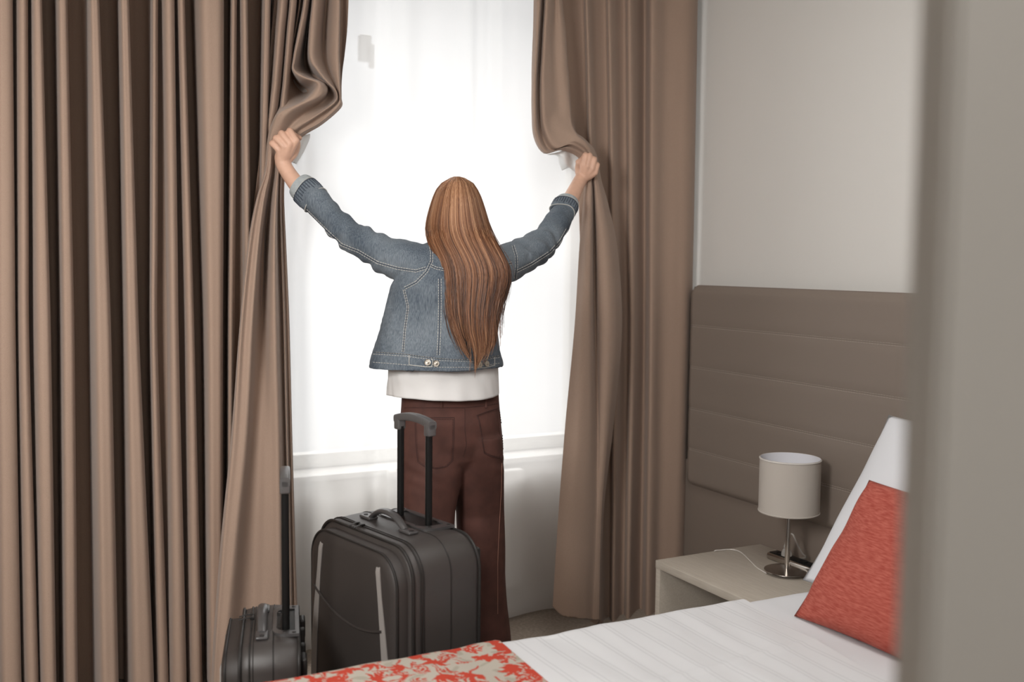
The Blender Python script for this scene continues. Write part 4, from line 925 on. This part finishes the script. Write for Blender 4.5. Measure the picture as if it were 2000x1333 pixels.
# ------------------------------------------------------------------ suitcases
def suitcase(loc, rz, W, D, Hh, post_h, label, grip_w=.17, post_sp=.135, stripes=True):
    """local x = width, y = depth (front -y), z up"""
    t = empty('suitcase', loc, rz); tag(t, label, 'suitcase'); z0 = .045; R_ = min(.085, D*.40)
    def prof(ins, rt=R_, rb=.04, w=W, h0=z0, h1=Hh, n=10):
        pts = []; x1 = w/2-ins; zt = h1-ins; zb = h0+ins; rt = max(.01, rt-ins*.5); rb = max(.01, rb-ins*.5)
        for cx_, cz_, r_, a0 in ((x1-rt, zt-rt, rt, 0), (-x1+rt, zt-rt, rt, 90), (-x1+rb, zb+rb, rb, 180), (x1-rb, zb+rb, rb, 270)):
            for k in range(n+1):
                a = math.radians(a0+90*k/n); pts.append((cx_+r_*math.cos(a), cz_+r_*math.sin(a)))
        return pts
    def ring(y, ins, **k): return [(x, y, z) for x, z in prof(ins, **k)]
    st = [(-D/2, .012), (-D/2+.006, .004), (-D/2+.02, .0005)]+[(-D/2+.02+(D-.04)*k/8, -.004*math.sin(math.pi*k/8)) for k in range(1, 8)]+[(D/2-.02, .0005), (D/2-.006, .004), (D/2, .014)]
    shell = MB().loft([ring(y, i) for y, i in st]).build('shell', m_case, t, True, 50)
    def loop(y, ins, r, name, m, par=t):
        MB().tube(ring(y, ins), r, 8, closed=True).build(name, m, par)
    loop(-D/2+.004, .002, .0042, 'piping', m_case3); loop(D/2-.004, .003, .0042, 'piping', m_case3)
    loop(.008, -.0042, .0016, 'seam', m_case3); loop(-D/2+.026, -.0015, .0022, 'zipper', m_case3); loop(-D/2+.034, -.0022, .0012, 'seam', m_case3)
    # front pocket: domed panel in front of the shell
    fw = W-.035; fh0 = z0+.02; fh1 = Hh-.018
    rs = [[(x, -D/2+.002, z) for x, z in prof(0, w=fw, h0=fh0, h1=fh1)], [(x, -D/2-.028, z) for x, z in prof(.002, w=fw, h0=fh0, h1=fh1)], [(x, -D/2-.036, z) for x, z in prof(.010, w=fw, h0=fh0, h1=fh1)], [(x, -D/2-.041, z) for x, z in prof(.03, w=fw, h0=fh0, h1=fh1)], [(x*.5, -D/2-.046, (z-(fh0+fh1)/2)*.5+(fh0+fh1)/2) for x, z in prof(.05, w=fw, h0=fh0, h1=fh1)]]
    fp = MB().loft(rs[::-1]).build('front_pocket', m_case2, t, True, 60)
    MB().tube([(x, -D/2-.031, z) for x, z in prof(.002, w=fw, h0=fh0, h1=fh1)], .0032, 8, closed=True).build('zipper', m_case3, fp)
    yf = -D/2-.045
    if stripes:
        for s_ in (-1, 1):
            V = []; n = 40
            for k in range(n+1):
                q = k/n; z = fh0+.01+(fh1-fh0-.045)*q; x = s_*(W*.385+.016*math.sin(q*math.pi*1.15+.3)-.008-.018*q*q); wd = .0085+.006*math.sin(math.pi*min(1, q*1.15))
                yy_ = yf+.004*(abs(x)/(W/2))**2-.001+(.004 if k in (0, n) else 0)
                V.append([(x-wd, yy_, z), (x+wd, yy_, z), (x+wd, yy_+.008, z), (x-wd, yy_+.008, z)])
            MB().loft(V).build('stripe', m_grey, fp, True, 40)
        pts = [(x, yf-.001+.0035*(abs(x)/(W/2))**2, z0+.61*Hh+.030*((x/(W*.33)))**2-.012*(x/(W*.33))) for x in np.linspace(-W*.385, W*.35, 28)]
        MB().tube(pts, .0036, 8).build('pocket_seam', m_case2, fp)
    # zipper sliders
    for x in (-W*.02-.06, -W*.02-.035):
        b = MB().box((x, -D/2+.026, Hh+.005), (.022, .010, .006), .002); b.tube([(x+.01, -D/2+.026, Hh+.008), (x+.016, -D/2+.012, Hh+.010), (x+.012, -D/2-.006, Hh+.004)], .003, 8, flat=.6); b.build('zipper_pull', m_case3, t)
    # carry handle on top (along x)
    hy = -D*.13; L_ = .085; b = MB(); rg = []
    for q in np.linspace(-1, 1, 25):
        x = q*L_; z = Hh+.006+.034*(1-abs(q)**2.2); wd = .014-.003*abs(q)
        rg.append([(x, hy+wd*math.cos(a), z+.008*math.sin(a)) for a in np.linspace(0, 2*math.pi, 17)[:-1]])
    ch = MB().loft(rg).build('carry_handle', m_plas, t)
    for s_ in (-1, 1):
        MB().box((s_*(L_+.012), hy, Hh+.0075), (.052, .030, .008), .0035).build('mount', m_plas, ch)
        MB().lathe((s_*(L_+.026), hy, Hh+.0115), [(.006, 0), (.006, .0015), (.003, .002), (.0005, .001)], 14, True).build('rivet', m_case3, ch)
    # handle tray plate at the rear with a flat black sheet standing in for a shaded recess
    ty0, ty1 = D*.04, D/2-.003; tw = grip_w/2+.035; n = 8
    outer = [(-tw, ty1), (tw, ty1), (tw, ty0+.04)]+[(tw-.035+.035*math.cos(a), ty0+.035-.035*math.sin(a)) for a in np.linspace(0, math.pi/2, n)]+[(-tw+.035-.035*math.sin(a), ty0+.035-.035*math.cos(a)) for a in np.linspace(0, math.pi/2, n)]+[(-tw, ty0+.04)]
    cxo, cyo = 0, (ty0+ty1)/2
    inner = [(x*.76, cyo+(y-cyo)*.70) for x, y in outer]
    V = [(x, y, Hh+.0015) for x, y in outer]+[(x, y, Hh+.0090) for x, y in outer]+[(x, y, Hh+.0090) for x, y in inner]+[(x, y, Hh+.0015) for x, y in inner]; m_ = len(outer); Fc = []
    for r_ in range(3):
        for k in range(m_): Fc.append((r_*m_+k, r_*m_+(k+1) % m_, (r_+1)*m_+(k+1) % m_, (r_+1)*m_+k))
    tray = MB().add(V, Fc).build('handle_tray', m_plas, t, True, 30)
    MB().add([(x, y, Hh+.0054) for x, y in inner], [tuple(range(m_))]).build('well_shade', m_black, tray, False, None)
    for x, y in ((-tw*.82, ty0+.03), (tw*.82, ty0+.03), (-tw*.5, ty0+.014), (tw*.5, ty0+.014), (-tw*.9, ty1-.012), (tw*.9, ty1-.012)):
        MB().lathe((x, y, Hh+.0090), [(.005, 0), (.005, .001), (.002, .0018), (.0005, .0018)], 12, True).build('screw', m_case3, tray)
    py_ = cyo; th_ = MB()
    for s_ in (-1, 1):
        MB().tube([(s_*post_sp/2, py_, Hh+.002), (s_*post_sp/2, py_, Hh+post_h-.02)], .0095, 14, flat=1).build('pole', m_black, t)
    b = MB(); rg = []
    for q in np.linspace(-1, 1, 21):
        x = q*grip_w/2; z = Hh+post_h+.012*(1-q*q)-.0; hgt = .011; wd = .0125
        rg.append([(x, py_+wd*math.copysign(abs(math.cos(a))**.5, math.cos(a)), z+hgt*math.copysign(abs(math.sin(a))**.5, math.sin(a))) for a in np.linspace(0, 2*math.pi, 21)[:-1]])
    g = MB().loft(rg); 
    for s_ in (-1, 1): g.box((s_*(grip_w/2-.013), py_, Hh+post_h-.012), (.026, .025, .036), .005)
    g.build('grip', m_grip, t)
    for s_ in (-1, 1):
        MB().box((s_*post_sp/2, D/2+.006, Hh*.5), (.02, .014, Hh*.86), .004).build('rear_rail', m_case3, t)
        b = MB().box((s_*(W/2-.06), D/2-.02, .05), (.05, .05, .05), .008); b.build('wheel_housing', m_case3, t)
        wl = MB(); n = 24; wl.loft([[(s_*(W/2-.06)+dx, D/2-.01+r_*math.cos(a), .026+r_*math.sin(a)) for a in np.linspace(0, 2*math.pi, n+1)[:-1]] for dx, r_ in ((-.012, .018), (-.010, .025), (.010, .025), (.012, .018))]); wl.build('wheel', m_black, t)
        MB().box((s_*(W/2-.06), -D/2+.03, .022), (.04, .02, .044), .006).build('foot', m_case3, t)
        MB().box((s_*(W/2-.045), D/2+.007, Hh-.06), (.05, .016, .05), .006).build('corner_guard', m_case3, t)
    return t
def camdir(a, b_):      # camera-plane lateral a, forward b -> world xy
    return np.array([a*_r0[0]+b_*_f0[0], a*_r0[1]+b_*_f0[1]])
def case_at(px, Z, ax, **k):
    c = P(px, 1020, Z)[:2]; d = camdir(*ax); suitcase((c[0], c[1], 0), math.atan2(d[1], d[0]), **k)
case_at(775, 2.75, (.64, -.77), W=.465, D=.215, Hh=.715, post_h=.275, label='large grey suitcase with raised telescopic handle standing behind the woman')
case_at(527, 2.56, (.215, -.977), W=.36, D=.145, Hh=.507, post_h=.375, label='small grey cabin suitcase with raised handle in front of the left curtain', grip_w=.14, post_sp=.11)
